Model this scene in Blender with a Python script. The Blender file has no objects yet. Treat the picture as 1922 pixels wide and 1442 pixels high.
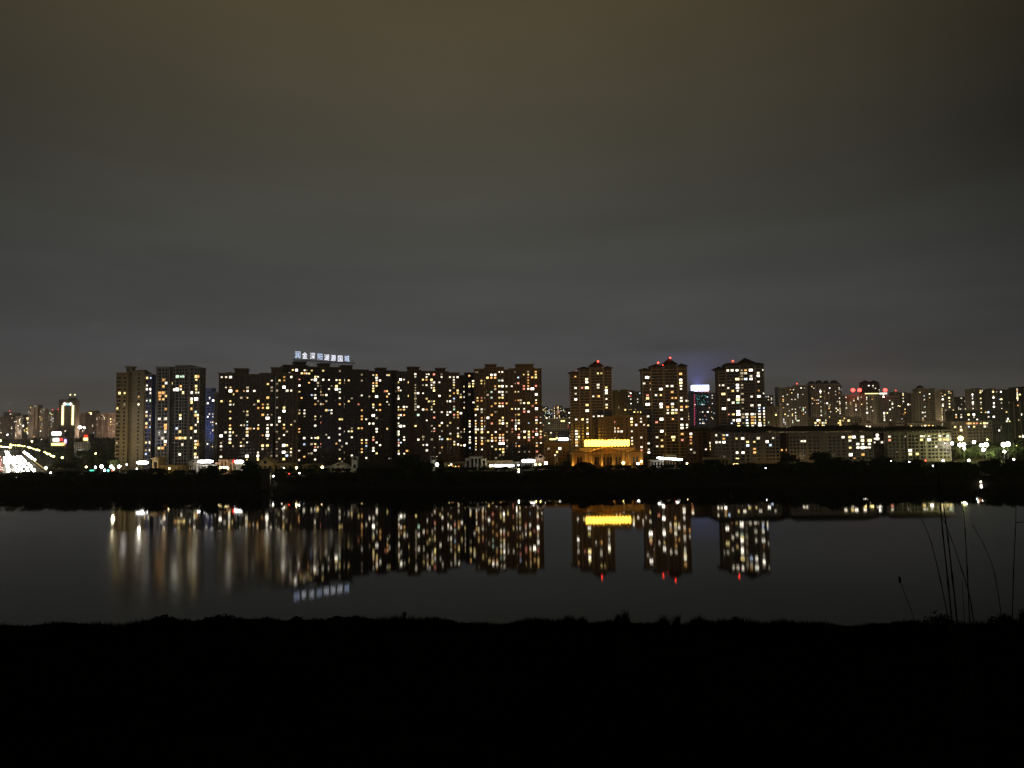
import bpy, math, random
from mathutils import Vector, Matrix
random.seed(7)
S = bpy.context.scene
COL = S.collection
R = math.radians

# ------------------------------------------------------------------ camera
F = 1388.0
CAM = Vector((0, 0, 41))
PITCH, ROLL = math.atan(82 / F), R(0.71)
_f = Vector((0, math.cos(PITCH), math.sin(PITCH)))
_r = Vector((1, 0, 0)); _u = _r.cross(_f)
_r2 = _r * math.cos(ROLL) - _u * math.sin(ROLL)
_u2 = _u * math.cos(ROLL) + _r * math.sin(ROLL)
cd = bpy.data.cameras.new('camera'); cam = bpy.data.objects.new('camera', cd); COL.objects.link(cam)
cd.sensor_width = 36; cd.lens = 36 * F / 1922; cd.clip_start = 0.1; cd.clip_end = 20000
cam.matrix_world = Matrix.Translation(CAM) @ Matrix((_r2, _u2, -_f)).transposed().to_4x4()
S.camera = cam

def ray(px, py):
    return _f + _r2 * ((px - 961) / F) + _u2 * ((721 - py) / F)
def P(px, py, Y):
    d = ray(px, py); return CAM + d * (Y / d.y)
def lin(c):
    c = c / 255.0
    return c / 12.92 if c <= 0.04045 else ((c + 0.055) / 1.055) ** 2.4
def L3(r, g, b): return (lin(r), lin(g), lin(b), 1)

# ------------------------------------------------------------------ sky
W = bpy.data.worlds.new('World'); S.world = W; W.use_nodes = True
nt = W.node_tree; nt.nodes.clear()
def N(t, nt=nt, **k):
    n = nt.nodes.new(t)
    for a, b in k.items(): setattr(n, a, b)
    return n
def M(op, a, b=None, nt=nt, clamp=False):
    n = nt.nodes.new('ShaderNodeMath'); n.operation = op; n.use_clamp = clamp
    for i, v in enumerate((a, b)):
        if v is None: continue
        if isinstance(v, (int, float)): n.inputs[i].default_value = v
        else: nt.links.new(v, n.inputs[i])
    return n.outputs[0]
tc = N('ShaderNodeTexCoord'); sp = N('ShaderNodeSeparateXYZ')
nt.links.new(tc.outputs['Generated'], sp.inputs[0])
rp = N('ShaderNodeValToRGB'); cr = rp.color_ramp
stops = [(0.0, (86, 82, 77)), (0.10, (77, 77, 78)), (0.20, (73, 74, 72)), (0.33, (73, 71, 62)), (0.5, (81, 73, 55)), (1.0, (44, 39, 30))]
cr.elements[0].position = 0; cr.elements[0].color = L3(*stops[0][1])
cr.elements[1].position = 1; cr.elements[1].color = L3(*stops[-1][1])
for p, c in stops[1:-1]:
    e = cr.elements.new(p); e.color = L3(*c)
nt.links.new(sp.outputs['Z'], rp.inputs['Fac'])
# the city's glow on the cloud base is strongest over the middle of the town and falls off sideways and behind, lens vignette included
dx = M('ADD', sp.outputs['X'], 0.10)
el = M('MULTIPLY', sp.outputs['Z'], 3.2, clamp=True)
fall = M('SUBTRACT', 1.0, M('MULTIPLY', M('MULTIPLY', dx, dx), M('ADD', M('MULTIPLY', el, 1.35), 0.35)))
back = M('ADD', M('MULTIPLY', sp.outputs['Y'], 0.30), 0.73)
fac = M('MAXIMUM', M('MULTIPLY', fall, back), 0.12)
# low glow band added behind the camera to brighten the facades across the river
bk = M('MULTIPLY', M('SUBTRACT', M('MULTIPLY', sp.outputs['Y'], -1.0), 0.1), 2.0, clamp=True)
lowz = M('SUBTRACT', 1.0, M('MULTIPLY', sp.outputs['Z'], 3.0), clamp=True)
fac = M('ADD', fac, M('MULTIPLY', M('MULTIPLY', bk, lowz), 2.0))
mp = N('ShaderNodeMapping'); mp.inputs['Rotation'].default_value = (0, R(-9), 0); mp.inputs['Scale'].default_value = (1.6, 1.6, 5.5)
nt.links.new(tc.outputs['Generated'], mp.inputs[0])
nz = N('ShaderNodeTexNoise'); nz.inputs['Scale'].default_value = 1.7; nz.inputs['Detail'].default_value = 4; nz.inputs['Roughness'].default_value = 0.45
nt.links.new(mp.outputs[0], nz.inputs['Vector'])
mp3 = N('ShaderNodeMapping'); mp3.inputs['Rotation'].default_value = (0, R(14), R(10)); mp3.inputs['Scale'].default_value = (1.3, 1.3, 11)
nt.links.new(tc.outputs['Generated'], mp3.inputs[0])
nz3 = N('ShaderNodeTexNoise'); nz3.inputs['Scale'].default_value = 1.9; nz3.inputs['Detail'].default_value = 5; nz3.inputs['Distortion'].default_value = 0.4
nt.links.new(mp3.outputs[0], nz3.inputs['Vector'])
lowc = M('SUBTRACT', 1.0, M('MULTIPLY', sp.outputs['Z'], 2.6), clamp=True)
streak = M('MULTIPLY', M('MULTIPLY', M('SUBTRACT', nz3.outputs[0], 0.5), lowc), 1.0)
cl = M('ADD', M('ADD', M('MULTIPLY', nz.outputs[0], 0.36), 0.80), streak)
fac = M('MULTIPLY', fac, cl)
bg = N('ShaderNodeBackground'); wo = N('ShaderNodeOutputWorld')
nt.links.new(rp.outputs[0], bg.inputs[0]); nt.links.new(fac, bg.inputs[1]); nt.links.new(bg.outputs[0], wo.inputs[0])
S.view_settings.view_transform = 'Standard'; S.view_settings.look = 'None'; S.view_settings.gamma = 1; S.view_settings.exposure = 0
S.cycles.use_denoising = True
S.cycles.max_bounces = 6; S.cycles.volume_bounces = 0
S.cycles.sample_clamp_indirect = 6

# ------------------------------------------------------------------ materials
MATS = {}
def mat(name, col, rough=0.85, noise=0.25, scale=0.4, metal=0.0, spec=0.3):
    if name in MATS: return MATS[name]
    m = bpy.data.materials.new(name); m.use_nodes = True; t = m.node_tree
    b = t.nodes['Principled BSDF']
    b.inputs['Roughness'].default_value = rough; b.inputs['Metallic'].default_value = metal
    b.inputs['Specular IOR Level'].default_value = spec
    if noise:
        c = t.nodes.new('ShaderNodeTexCoord'); n = t.nodes.new('ShaderNodeTexNoise'); n.inputs['Scale'].default_value = scale
        n.inputs['Detail'].default_value = 5
        t.links.new(c.outputs['Object'], n.inputs['Vector'])
        r = t.nodes.new('ShaderNodeValToRGB')
        r.color_ramp.elements[0].position = 0.3; r.color_ramp.elements[1].position = 0.7
        r.color_ramp.elements[0].color = tuple(x * (1 - noise) for x in col) + (1,)
        r.color_ramp.elements[1].color = tuple(min(1, x * (1 + noise)) for x in col) + (1,)
        t.links.new(n.outputs[0], r.inputs[0]); t.links.new(r.outputs[0], b.inputs['Base Color'])
    else: b.inputs['Base Color'].default_value = tuple(col) + (1,)
    MATS[name] = m; return m
def emit(name, col, s, vary=0.0, sample=False):
    if name in MATS: return MATS[name]
    m = bpy.data.materials.new(name); m.use_nodes = True; t = m.node_tree
    t.nodes.clear(); o = t.nodes.new('ShaderNodeOutputMaterial'); e = t.nodes.new('ShaderNodeEmission')
    e.inputs[0].default_value = tuple(col) + (1,); e.inputs[1].default_value = s
    if vary:
        oi = t.nodes.new('ShaderNodeObjectInfo'); ge = t.nodes.new('ShaderNodeNewGeometry')
        def mm(op, a, b):
            n = t.nodes.new('ShaderNodeMath'); n.operation = op
            for i, v in enumerate((a, b)):
                if isinstance(v, (int, float)): n.inputs[i].default_value = v
                else: t.links.new(v, n.inputs[i])
            return n.outputs[0]
        fr = mm('FRACT', mm('ADD', oi.outputs['Random'], mm('MULTIPLY', ge.outputs['Random Per Island'], 0.35)), 0)
        c = t.nodes.new('ShaderNodeTexCoord'); n = t.nodes.new('ShaderNodeTexNoise'); n.inputs['Scale'].default_value = 1.3
        t.links.new(c.outputs['Object'], n.inputs['Vector'])
        inner = mm('ADD', mm('MULTIPLY', n.outputs[0], 1.2), 0.4)      # lamps and curtains inside the room
        st = mm('MULTIPLY', mm('MULTIPLY', mm('ADD', mm('MULTIPLY', fr, 2 * vary), 1 - vary), s), inner)
        t.links.new(st, e.inputs[1])
    t.links.new(e.outputs[0], o.inputs[0])
    m.cycles.emission_sampling = 'FRONT' if sample else 'NONE'
    MATS[name] = m; return m

GLASS = mat('dark_glass', (0.012, 0.013, 0.015), 0.18, 0, spec=0.5)
LITC = {'w': ((1, .88, .66), 2.1), 'W': ((1, .92, .76), 6.5), 'y': ((1, .74, .27), 2.0), 'Y': ((1, .78, .30), 4.5),
        'o': ((1, .50, .15), 1.5), 'r': ((1, .34, .22), 1.2), 'g': ((.72, 1, .72), 1.5), 'b': ((.62, .76, 1), 1.8),
        'd': ((1, .80, .50), 0.45), 'R': ((1, .05, .03), 2.0)}
LIT = {k: emit('lit_' + {'w': 'warm_white', 'W': 'bright_white', 'y': 'yellow', 'Y': 'bright_yellow', 'o': 'orange', 'r': 'reddish', 'g': 'greenish', 'b': 'bluish', 'd': 'dim', 'R': 'red'}[k], c, s, 0.55) for k, (c, s) in LITC.items()}

# ------------------------------------------------------------------ mesh helpers
class MB:
    def __init__(s): s.v = []; s.f = []; s.m = []; s.mats = []
    def mi(s, m):
        if m not in s.mats: s.mats.append(m)
        return s.mats.index(m)
    def box(s, x0, x1, y0, y1, z0, z1, m=None):
        k = len(s.v); i = s.mi(m)
        s.v += [(x0, y0, z0), (x1, y0, z0), (x1, y1, z0), (x0, y1, z0), (x0, y0, z1), (x1, y0, z1), (x1, y1, z1), (x0, y1, z1)]
        s.f += [(k, k+3, k+2, k+1), (k+4, k+5, k+6, k+7), (k, k+1, k+5, k+4), (k+1, k+2, k+6, k+5), (k+2, k+3, k+7, k+6), (k+3, k, k+4, k+7)]
        s.m += [i] * 6; return s
    def poly(s, pts, faces, m=None):
        k = len(s.v); i = s.mi(m); s.v += [tuple(p) for p in pts]; s.f += [tuple(a + k for a in f) for f in faces]; s.m += [i] * len(faces); return s
    def hip(s, x0, x1, y0, y1, z0, z1, m=None, ov=0.8, ridge=0.0):
        x0 -= ov; x1 += ov; y0 -= ov; y1 += ov; cx, cy = (x0 + x1) / 2, (y0 + y1) / 2; h = (x1 - x0) / 2 * ridge
        e = 0.35
        return s.poly([(x0, y0, z0), (x1, y0, z0), (x1, y1, z0), (x0, y1, z0), (x0, y0, z0+e), (x1, y0, z0+e), (x1, y1, z0+e), (x0, y1, z0+e), (cx-h-.05, cy, z1), (cx+h+.05, cy, z1)],
            [(3, 2, 1, 0), (0, 1, 5, 4), (1, 2, 6, 5), (2, 3, 7, 6), (3, 0, 4, 7), (4, 5, 9, 8), (5, 6, 9), (6, 7, 8, 9), (7, 4, 8)], m)
    def gable(s, x0, x1, y0, y1, z0, z1, m=None):      # triangle faces front, ridge runs back
        c = (x0 + x1) / 2
        return s.poly([(x0, y0, z0), (x1, y0, z0), (c, y0, z1), (x0, y1, z0), (x1, y1, z0), (c, y1, z1)], [(0, 1, 2), (5, 4, 3), (0, 2, 5, 3), (1, 4, 5, 2), (0, 3, 4, 1)], m)
    def tube(s, pts, rad, n=6, m=None):
        k = len(s.v); i = s.mi(m)
        for a, p in enumerate(pts):
            p = Vector(p); q = Vector(pts[min(a+1, len(pts)-1)]) - Vector(pts[max(a-1, 0)]); q.normalize()
            u = q.orthogonal().normalized(); w = q.cross(u)
            r = rad[a] if isinstance(rad, (list, tuple)) else rad
            for j in range(n):
                t = 2 * math.pi * j / n; s.v.append(tuple(p + u * r * math.cos(t) + w * r * math.sin(t)))
        for a in range(len(pts) - 1):
            for j in range(n):
                b = k + a * n; s.f.append((b+j, b+(j+1) % n, b+n+(j+1) % n, b+n+j)); s.m.append(i)
        s.f.append(tuple(k + j for j in range(n))[::-1]); s.f.append(tuple(k + (len(pts)-1) * n + j for j in range(n))); s.m += [i, i]
        return s
    def ball(s, c, rx, ry, rz, m=None, n=10, k2=6):
        k = len(s.v); i = s.mi(m)
        s.v.append((c[0], c[1], c[2]+rz))
        for a in range(1, k2):
            t = math.pi * a / k2
            for j in range(n):
                p = 2 * math.pi * j / n; s.v.append((c[0]+rx*math.sin(t)*math.cos(p), c[1]+ry*math.sin(t)*math.sin(p), c[2]+rz*math.cos(t)))
        s.v.append((c[0], c[1], c[2]-rz)); e = len(s.v) - 1
        for j in range(n):
            s.f.append((k, k+1+j, k+1+(j+1) % n)); s.m.append(i)
            for a in range(k2 - 2):
                b = k + 1 + a * n; s.f.append((b+j, b+n+j, b+n+(j+1) % n, b+(j+1) % n)); s.m.append(i)
            b = k + 1 + (k2-2) * n; s.f.append((b+j, e, b+(j+1) % n)); s.m.append(i)
        return s
    def mesh(s, name):
        me = bpy.data.meshes.new(name); me.from_pydata(s.v, [], s.f)
        for m in s.mats: me.materials.append(m)
        if len(s.mats) > 1: me.polygons.foreach_set('material_index', s.m)
        me.update(); return me
    def build(s, name, parent=None, loc=None):
        o = bpy.data.objects.new(name, s.mesh(name)); COL.objects.link(o)
        if parent: o.parent = parent
        if loc is not None: o.location = loc
        return o
def tag(o, label, cat, group=None, kind=None):
    if label: o['label'] = label
    if cat: o['category'] = cat
    if group: o['group'] = group
    if kind: o['kind'] = kind
    return o
def thing(name, label, cat, loc, rz=0, group=None):
    o = bpy.data.objects.new(name, None); COL.objects.link(o); o.location = loc; o.rotation_euler.z = rz; o.empty_display_size = 2
    return tag(o, label, cat, group)
def child(name, me, parent, loc=(0, 0, 0), scale=(1, 1, 1)):
    o = bpy.data.objects.new(name, me); COL.objects.link(o); o.parent = parent; o.location = loc; o.scale = scale; return o

def interp(x, pts):
    if x <= pts[0][0]: return pts[0][1]
    for (a, b), (c, d) in zip(pts, pts[1:]):
        if x <= c: return b + (d - b) * (x - a) / (c - a)
    return pts[-1][1]

# ------------------------------------------------------------------ ground, water, hillside
def shore(x):
    px = 961 + x / 500 * F
    return interp(px, [(-400, 512), (0, 508), (200, 503), (500, 506), (1000, 503), (1300, 500), (1600, 494), (1922, 480), (2400, 470)]) + 1.5 * math.sin(x * 0.07) + 0.8 * math.sin(x * 0.23 + 1)
PROF = [(-14, -2), (-2, -.3), (0, 0.1), (4, 1.6), (10, 5.2), (16, 9.6), (20, 10.6), (24, 10.4), (30, 9.2), (38, 9.0)]  # levee crest added behind the shore to block sign reflections
def gz(x, y):
    d = y - shore(x)
    if d < 38: return interp(d, PROF)
    return 9.0 + interp(y, [(1150, 0), (3000, 22), (6000, 34)])
mg = MB(); xs = [-9000, -5000, -3000, -2000, -1300] + [-900 + 12 * i for i in range(151)] + [1300, 2000, 3000, 5000, 9000]
rows = []
for x in xs:
    xx = max(-900, min(900, x)); s0 = shore(xx)
    r = [(x, s0 + d, z) for d, z in PROF] + [(x, y, gz(xx, y)) for y in (700, 1150, 1800, 3000, 4500, 6500)] + [(x, 12000, 45)]
    rows.append(r)
nr = len(rows[0]); pts = [p for r in rows for p in r]
fc = [(i*nr+j, (i+1)*nr+j, (i+1)*nr+j+1, i*nr+j+1) for i in range(len(rows)-1) for j in range(nr-1)]
SOIL = mat('dark_soil', (0.045, 0.042, 0.03), 0.95, 0.4, 0.15, spec=0)
tag(mg.poly(pts, fc, SOIL).build('ground'), 'flat city ground behind the river bank', 'ground', kind='structure')

wm = bpy.data.materials.new('river_water'); wm.use_nodes = True; t = wm.node_tree; b = t.nodes['Principled BSDF']
b.inputs['Base Color'].default_value = (0.002, 0.0025, 0.002, 1); b.inputs['IOR'].default_value = 1.24
c = t.nodes.new('ShaderNodeTexCoord'); n1 = t.nodes.new('ShaderNodeTexNoise'); mp1 = t.nodes.new('ShaderNodeMapping'); mp1.inputs['Scale'].default_value = (0.0045, 0.011, 1)
t.links.new(c.outputs['Object'], mp1.inputs[0]); t.links.new(mp1.outputs[0], n1.inputs['Vector']); n1.inputs['Scale'].default_value = 1; n1.inputs['Detail'].default_value = 2
sx = t.nodes.new('ShaderNodeSeparateXYZ'); t.links.new(c.outputs['Object'], sx.inputs[0])
# a breeze ruffles the near water in front of the left bank: rougher there, nearly still to the right
def ss(inp, a, b_):
    m = t.nodes.new('ShaderNodeMapRange'); m.interpolation_type = 'SMOOTHSTEP'; m.inputs[1].default_value = a; m.inputs[2].default_value = b_; t.links.new(inp, m.inputs[0]); return m.outputs[0]
wob = M('MULTIPLY', M('SUBTRACT', n1.outputs[0], 0.5, nt=t), 60, nt=t)
yy = M('ADD', sx.outputs['Y'], wob, nt=t); xx = M('ADD', sx.outputs['X'], wob, nt=t)
lf = ss(xx, -52, -85)                  # 1 on the left
nr_ = ss(yy, 318, 296)                # 1 in the nearer water
rr = M('ADD', M('ADD', 0.026, M('MULTIPLY', lf, 0.015, nt=t), nt=t), M('MULTIPLY', M('MULTIPLY', lf, nr_, nt=t), 0.075, nt=t), nt=t)
t.links.new(rr, b.inputs['Roughness'])
n2 = t.nodes.new('ShaderNodeTexNoise'); mp2 = t.nodes.new('ShaderNodeMapping'); mp2.inputs['Scale'].default_value = (0.5, 1.1, 1)
t.links.new(c.outputs['Object'], mp2.inputs[0]); t.links.new(mp2.outputs[0], n2.inputs['Vector']); n2.inputs['Scale'].default_value = 1; n2.inputs['Detail'].default_value = 3
bp = t.nodes.new('ShaderNodeBump'); bp.inputs['Strength'].default_value = 0.012; bp.inputs['Distance'].default_value = 0.25
t.links.new(n2.outputs[0], bp.inputs['Height']); t.links.new(bp.outputs[0], b.inputs['Normal'])
wa = MB().poly([(-3000, 45, 0), (3000, 45, 0), (3000, 530, 0), (-3000, 530, 0)], [(0, 1, 2, 3)], wm).build('water')
tag(wa, 'dark calm river reflecting the lit towers', 'water', kind='structure')

def edge_z(x, y=30):
    return interp(x, [(-25, 33.4), (-20, 33.35), (-15, 33.42), (-8, 33.5), (0, 33.24), (8, 33.12), (20, 32.93), (26, 33.0)])
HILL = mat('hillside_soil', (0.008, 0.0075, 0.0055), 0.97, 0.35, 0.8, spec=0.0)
def hz(x, y):
    e = edge_z(x) + 0.10 * math.sin(x * 1.3) * math.sin(x * 0.41 + 2) + 0.04 * math.sin(x * 3.7)
    if y <= 30: return interp(y, [(-20, 39.9), (0, 39.35), (6, 38.3), (14, 36.4), (22, 34.6), (28, e + .25), (30, e)]) 
    return interp(y, [(30, e), (33, e - 1.3), (60, 8), (75, -2)])
ys = [-20, -8, 0, 3, 6, 9, 12, 15, 18, 21, 24, 26, 28, 29, 30, 31, 33, 40, 50, 60, 75]; xs = [-120, -80, -60, -45] + [-36 + 0.75 * i for i in range(97)] + [45, 60, 80, 120]
pts = [(x, y, hz(x, y) + (0.02 * math.sin(x*2.1+y) if 0 < y < 29 else 0)) for x in xs for y in ys]; k = len(ys)
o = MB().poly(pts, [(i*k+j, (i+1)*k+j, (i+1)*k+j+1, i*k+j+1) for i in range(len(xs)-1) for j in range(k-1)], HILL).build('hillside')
tag(o, 'black hillside dropping to the near river edge', 'hillside', kind='structure')

# ------------------------------------------------------------------ generic lit building
PANES = {}
def pane(m):
    if m.name not in PANES:
        PANES[m.name] = MB().box(-.5, -.04, -.5, .5, -.5, .5, m).box(.04, .5, -.5, .5, -.5, .5, m).mesh('window')
    return PANES[m.name]
PANE1 = None
def unpack(s, ox, oy, sc):
    """'x y c;...' in enlarged-photo pixels -> photo pixels"""
    out = []
    for q in s.replace('\n', ';').split(';'):
        q = q.split()
        if len(q) >= 3: out.append((ox + float(q[0]) / sc, oy + float(q[1]) / sc, q[2]))
    return out
Z2 = lambda s: unpack(s, 200, 640, 5.547)
Z3 = lambda s: unpack(s, 500, 640, 5.547)
Z4 = lambda s: unpack(s, 780, 640, 5.547)
Z5 = lambda s: unpack(s, 1040, 640, 5.547)
Z6 = lambda s: unpack(s, 1260, 640, 5.547)
Z7 = lambda s: unpack(s, 1440, 660, 5.547)
Z8 = lambda s: unpack(s, 1640, 660, 5.547)
REDL = emit('beacon_red', (1, .04, .02), 14)
ROOFM = mat('dark_roof_tile', (0.05, 0.035, 0.03), 0.8, 0.3, 1.0)

def building(name, label, D, yaw, segs, wall, trim, lit=(), fh=None, pitch=3.1, style='pier', pents=(), beacons=(), fill=0.0,
             fillc='wwyyoWwgb', depth=16, cat='apartment tower', group=None, maxwin=100, ww=1.7, wh=1.5, low=0.0, rng=None, unlit=True, cornice=0.9, base=None, glass=GLASS):
    rng = rng or random.Random(hash_(label))
    if segs[0][0] > 1437 and 940 <= D < 1300: D *= 1.25
    pc = (segs[0][0] + segs[-1][1]) / 2
    if 'tower' in cat and 630 <= D < 1400:      # the side wall that shows takes part of the width
        segs = [list(q) for q in segs]; ty = math.tan(R(yaw))
        if pc < 961:
            v = max(0, (961 - segs[-1][1]) / F - ty) * (segs[-1][4] if len(segs[-1]) > 4 else depth) / D * F * .9
            segs[-1][1] = max(segs[-1][0] + 3, segs[-1][1] - v)
        else:
            v = max(0, (segs[0][0] - 961) / F + ty) * (segs[0][4] if len(segs[0]) > 4 else depth) / D * F * .9
            segs[0][0] = min(segs[0][1] - 3, segs[0][0] + v)
    o0 = P(pc, 800, D); yaw = R(yaw); e = Vector((math.cos(yaw), math.sin(yaw), 0)); n = Vector((math.sin(yaw), -math.cos(yaw), 0))
    bz = gz(max(-900, min(900, o0.x)), D) if base is None else base
    root = thing(name, label, cat, (o0.x, D, bz), yaw, group)
    org = Vector((o0.x, D, bz))
    def hit(px, py):
        d = ray(px, py); tt = (org - CAM).dot(n) / d.dot(n); p = CAM + d * tt
        return (p - org).dot(e), p.z - bz
    wb = MB(); cb = MB(); tb = MB(); G = []
    for sgm in segs:
        a, c_, top, prot = sgm[:4]; dp = sgm[4] if len(sgm) > 4 else depth
        x0, _ = hit(a, 800); x1, _ = hit(c_, 800); z = hit((a + c_) / 2, top)[1]
        G.append((x0, x1, z, prot, dp))
        wb.box(x0, x1, -prot, dp - prot * .5 + .013 * len(G), -1, z - .5, sgm[5] if len(sgm) > 5 else wall)
        if cornice: cb.box(x0 - .5, x1 + .5, -prot - .6, dp + .4 + .02 * len(G), z - .5 + .01 * len(G), z + cornice - .5, trim)
    X0, X1 = G[0][0], G[-1][1]
    def seg_at(x):
        for g in G:
            if g[0] <= x <= g[1]: return g
        return min(G, key=lambda g: abs((g[0] + g[1]) / 2 - x))
    # lit windows read into (x, z), columns found by clustering, floors by best fit
    L = [hit(px, py) + (c_,) for px, py, c_ in lit]
    L = [(min(max(x, X0 + .9), X1 - .9), z, c_) for x, z, c_ in L]
    if fh is None:
        best = (1e9, 3.0, 0)
        for k in range(26, 34):
            h = k / 10
            for q in range(12):
                ph = q / 12 * h; s = 0
                for _, z, _c in L: s += 1 - math.cos(2 * math.pi * (z - ph) / h)
                if s < best[0] - 1e-6: best = (s, h, ph)
        fh, ph = best[1], best[2]
        if len(L) < 6: fh, ph = 3.0, 1.6
    else: ph = 1.6
    cols = []
    for x in sorted(l[0] for l in L):
        if cols and x - cols[-1][-1] < 1.15 and x - cols[-1][0] < 2.4: cols[-1].append(x)
        else: cols.append([x])
    cols = [sum(c_) / len(c_) for c_ in cols]
    allc = list(cols)
    for g in G:
        nn = max(1, round((g[1] - g[0]) / pitch))
        for i in range(nn):
            x = g[0] + (g[1] - g[0]) * (i + .5) / nn
            if all(abs(x - c_) > pitch * .72 for c_ in allc): allc.append(x)
    allc.sort()
    cells = {}
    for x, z, c_ in L:
        ci = min(range(len(allc)), key=lambda i: abs(allc[i] - x)); fl = round((z - ph) / fh)
        while (ci, fl) in cells and fl > 1 and cells[(ci, fl)] != c_: fl -= 1; break
        cells[(ci, fl)] = c_
    wins = []
    for ci, x in enumerate(allc):
        g = seg_at(x); k = 0
        colf = rng.random() ** 1.3 * 2
        while True:
            z = ph + k * fh; k += 1
            if z < 1.2: continue
            if z > g[2] - 2.0: break
            c_ = cells.get((ci, round((z - ph) / fh)))
            if c_ is None and fill and z > low and rng.random() < fill * colf: c_ = rng.choice(fillc)
            w_ = min(ww, 2 * (x - g[0]) - .3, 2 * (g[1] - x) - .3)
            wins.append((x, z, g[3], max(.8, w_), wh, c_))
    litw = [w for w in wins if w[5]]; dark = [w for w in wins if not w[5]]
    rng.shuffle(dark)
    ordw = litw + (dark if unlit else [])
    for x, z, pr, w_, h_, c_ in ordw[:maxwin]:
        big = 1.42 if c_ in ('W', 'Y') else 1.08
        sc = 1.0 if not c_ else rng.uniform(.62, 1.2) * big
        child('window', pane(LIT[c_] if c_ else glass), root, (x, -pr - .03, z), (w_ * sc, .12, h_ * min(sc, 1.35)))
    rest = ordw[maxwin:]
    if rest:
        rb = MB()
        for x, z, pr, w_, h_, c_ in rest:
            rb.box(x - w_/2, x + w_/2, -pr - .09, -pr + .03, z - h_/2, z + h_/2, LIT[c_] if c_ else glass)
        r_ = rb.build('window', root); r_['kind'] = 'stuff'
    # trim: floor bands and piers
    for g in G:
        if style in ('band', 'frame'):
            k = 0
            while True:
                z = ph + k * fh - wh / 2 - .25; k += 1
                if z < 1: continue
                if z > g[2] - 2: break
                hh = .55 if style == 'band' else .3
                tb.box(g[0] + .02, g[1] - .02, -g[3] - (.7 if style == 'band' else .45), -g[3] + .1, z - hh, z, trim)
        cs = [c_ for c_ in allc if g[0] <= c_ <= g[1]]
        if style in ('pier', 'frame'):
            ed = [g[0] + .25] + [(a + b_) / 2 for a, b_ in zip(cs, cs[1:])] + [g[1] - .25]
            for i, x in enumerate(ed):
                if style == 'pier' and rng.random() < .35 and 0 < i < len(ed) - 1: continue
                tb.box(x - .22, x + .22, -g[3] - .35, -g[3] + .1, 0, g[2] - 1.0, trim)
        else:
            for x in (g[0] + .3, g[1] - .3): tb.box(x - .3, x + .3, -g[3] - .5, -g[3] + .1, 0, g[2] - 1.0, trim)
    # side windows
    if unlit:
        sw = MB()
        for sx_, xs_ in ((-1, X0), (1, X1)):
            g = G[0] if sx_ < 0 else G[-1]
            for yo in (3, 7.5, 12):
                if yo > g[4] - 1.5: continue
                k = 1
                while ph + k * fh < g[2] - 2:
                    z = ph + k * fh; k += 1
                    sw.box(xs_ - .06, xs_ + .06, yo - .6, yo + .6, z - .6, z + .6, glass)
        if sw.v: s_ = sw.build('side_window', root); s_['kind'] = 'stuff'
    wb.build('wall', root)
    if cb.v: cb.build('cornice', root)
    if tb.v: tb.build('facade_trim', root)
    for pt in pents:
        a, c_, top, kind = pt[:4]; x0, _ = hit(a, 800); x1, _ = hit(c_, 800); z = hit((a + c_) / 2, top)[1]
        g = seg_at((x0 + x1) / 2); zb = g[2] + (cornice - .5 if cornice else -.52)
        d_ = min(x1 - x0, g[4] - 2); y0 = max(.5, (g[4] - d_) / 2)
        if kind == 'hip':
            zt = z; ze = hit((a + c_) / 2, pt[4])[1]
            if ze > zb + .3: MB().box(x0, x1, y0 - 1.5, y0 + d_, zb - .4, ze, wall).build('attic', root)
            MB().hip(x0, x1, y0 - 1.5, y0 + d_, max(ze, zb), zt, ROOFM, ov=1.3, ridge=pt[5] if len(pt) > 5 else 0).build('roof', root)
        elif kind == 'dome':
            pb = MB().box(x0, x1, y0, y0 + d_, zb - .4, zb + (z - zb) * .35, wall); pb.build('attic', root)
            MB().ball(((x0+x1)/2, y0 + d_/2, zb + (z-zb)*.35), (x1-x0)/2, d_/2, (z-zb)*.65, ROOFM).build('dome', root)
        else:
            pb = MB().box(x0 + .8, x1 - .8, y0, y0 + d_, zb - .4, z - 1.0, wall).box(x0, x1, y0 - .8, y0 + d_ + .8, z - 1.0, z, trim)
            pb.box(x0 + 2, x0 + 2.9, y0 + .02 - .1, y0 + .3, zb + .8, z - 1.8, glass); pb.build('penthouse', root)
    for bx, by in beacons:
        x, z = hit(bx, by); g = seg_at(x)
        bm_ = MB().tube([(x, 5.5, g[2] - 2), (x, 5.5, z - .3)], .12, 5, ROOFM).build('beacon_mast', root); MB().ball((x, 5.5, z), .75, .75, .75, REDL, 8, 5).build('lamp', bm_)
    root_hit[label] = (hit, root)
    return root
root_hit = {}
def hash_(s):
    h = 7
    for ch in s: h = (h * 131 + ord(ch)) % 1000003
    return h

BROWN = mat('brown_render', (0.17, 0.125, 0.085), 0.9, 0.15); BROWNT = mat('brown_trim', (0.26, 0.20, 0.14), 0.9, 0.12)
CREAM = mat('cream_render', (0.38, 0.32, 0.22), 0.9, 0.12); CREAMT = mat('cream_trim', (0.50, 0.44, 0.33), 0.9, 0.1)
GREY = mat('grey_render', (0.19, 0.175, 0.155), 0.9, 0.15); GREYT = mat('grey_trim', (0.44, 0.41, 0.35), 0.9, 0.12)
NAVY = mat('blue_lit_cladding', (0.10, 0.13, 0.34), 0.8, 0.15); BLUEW = mat('blue_lit_render', (0.28, 0.34, 0.62), 0.8, 0.15)  # blue light on these facades put into their base colours
DARKB = mat('dark_brown_render', (0.10, 0.075, 0.06), 0.9, 0.2); DARKT = mat('dark_brown_trim', (0.17, 0.13, 0.10), 0.9, 0.15)
TOWERW = mat('tower_render', (0.13, 0.105, 0.09), 0.9, 0.15); TOWERT = mat('tower_band', (0.42, 0.37, 0.32), 0.9, 0.12)
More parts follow.
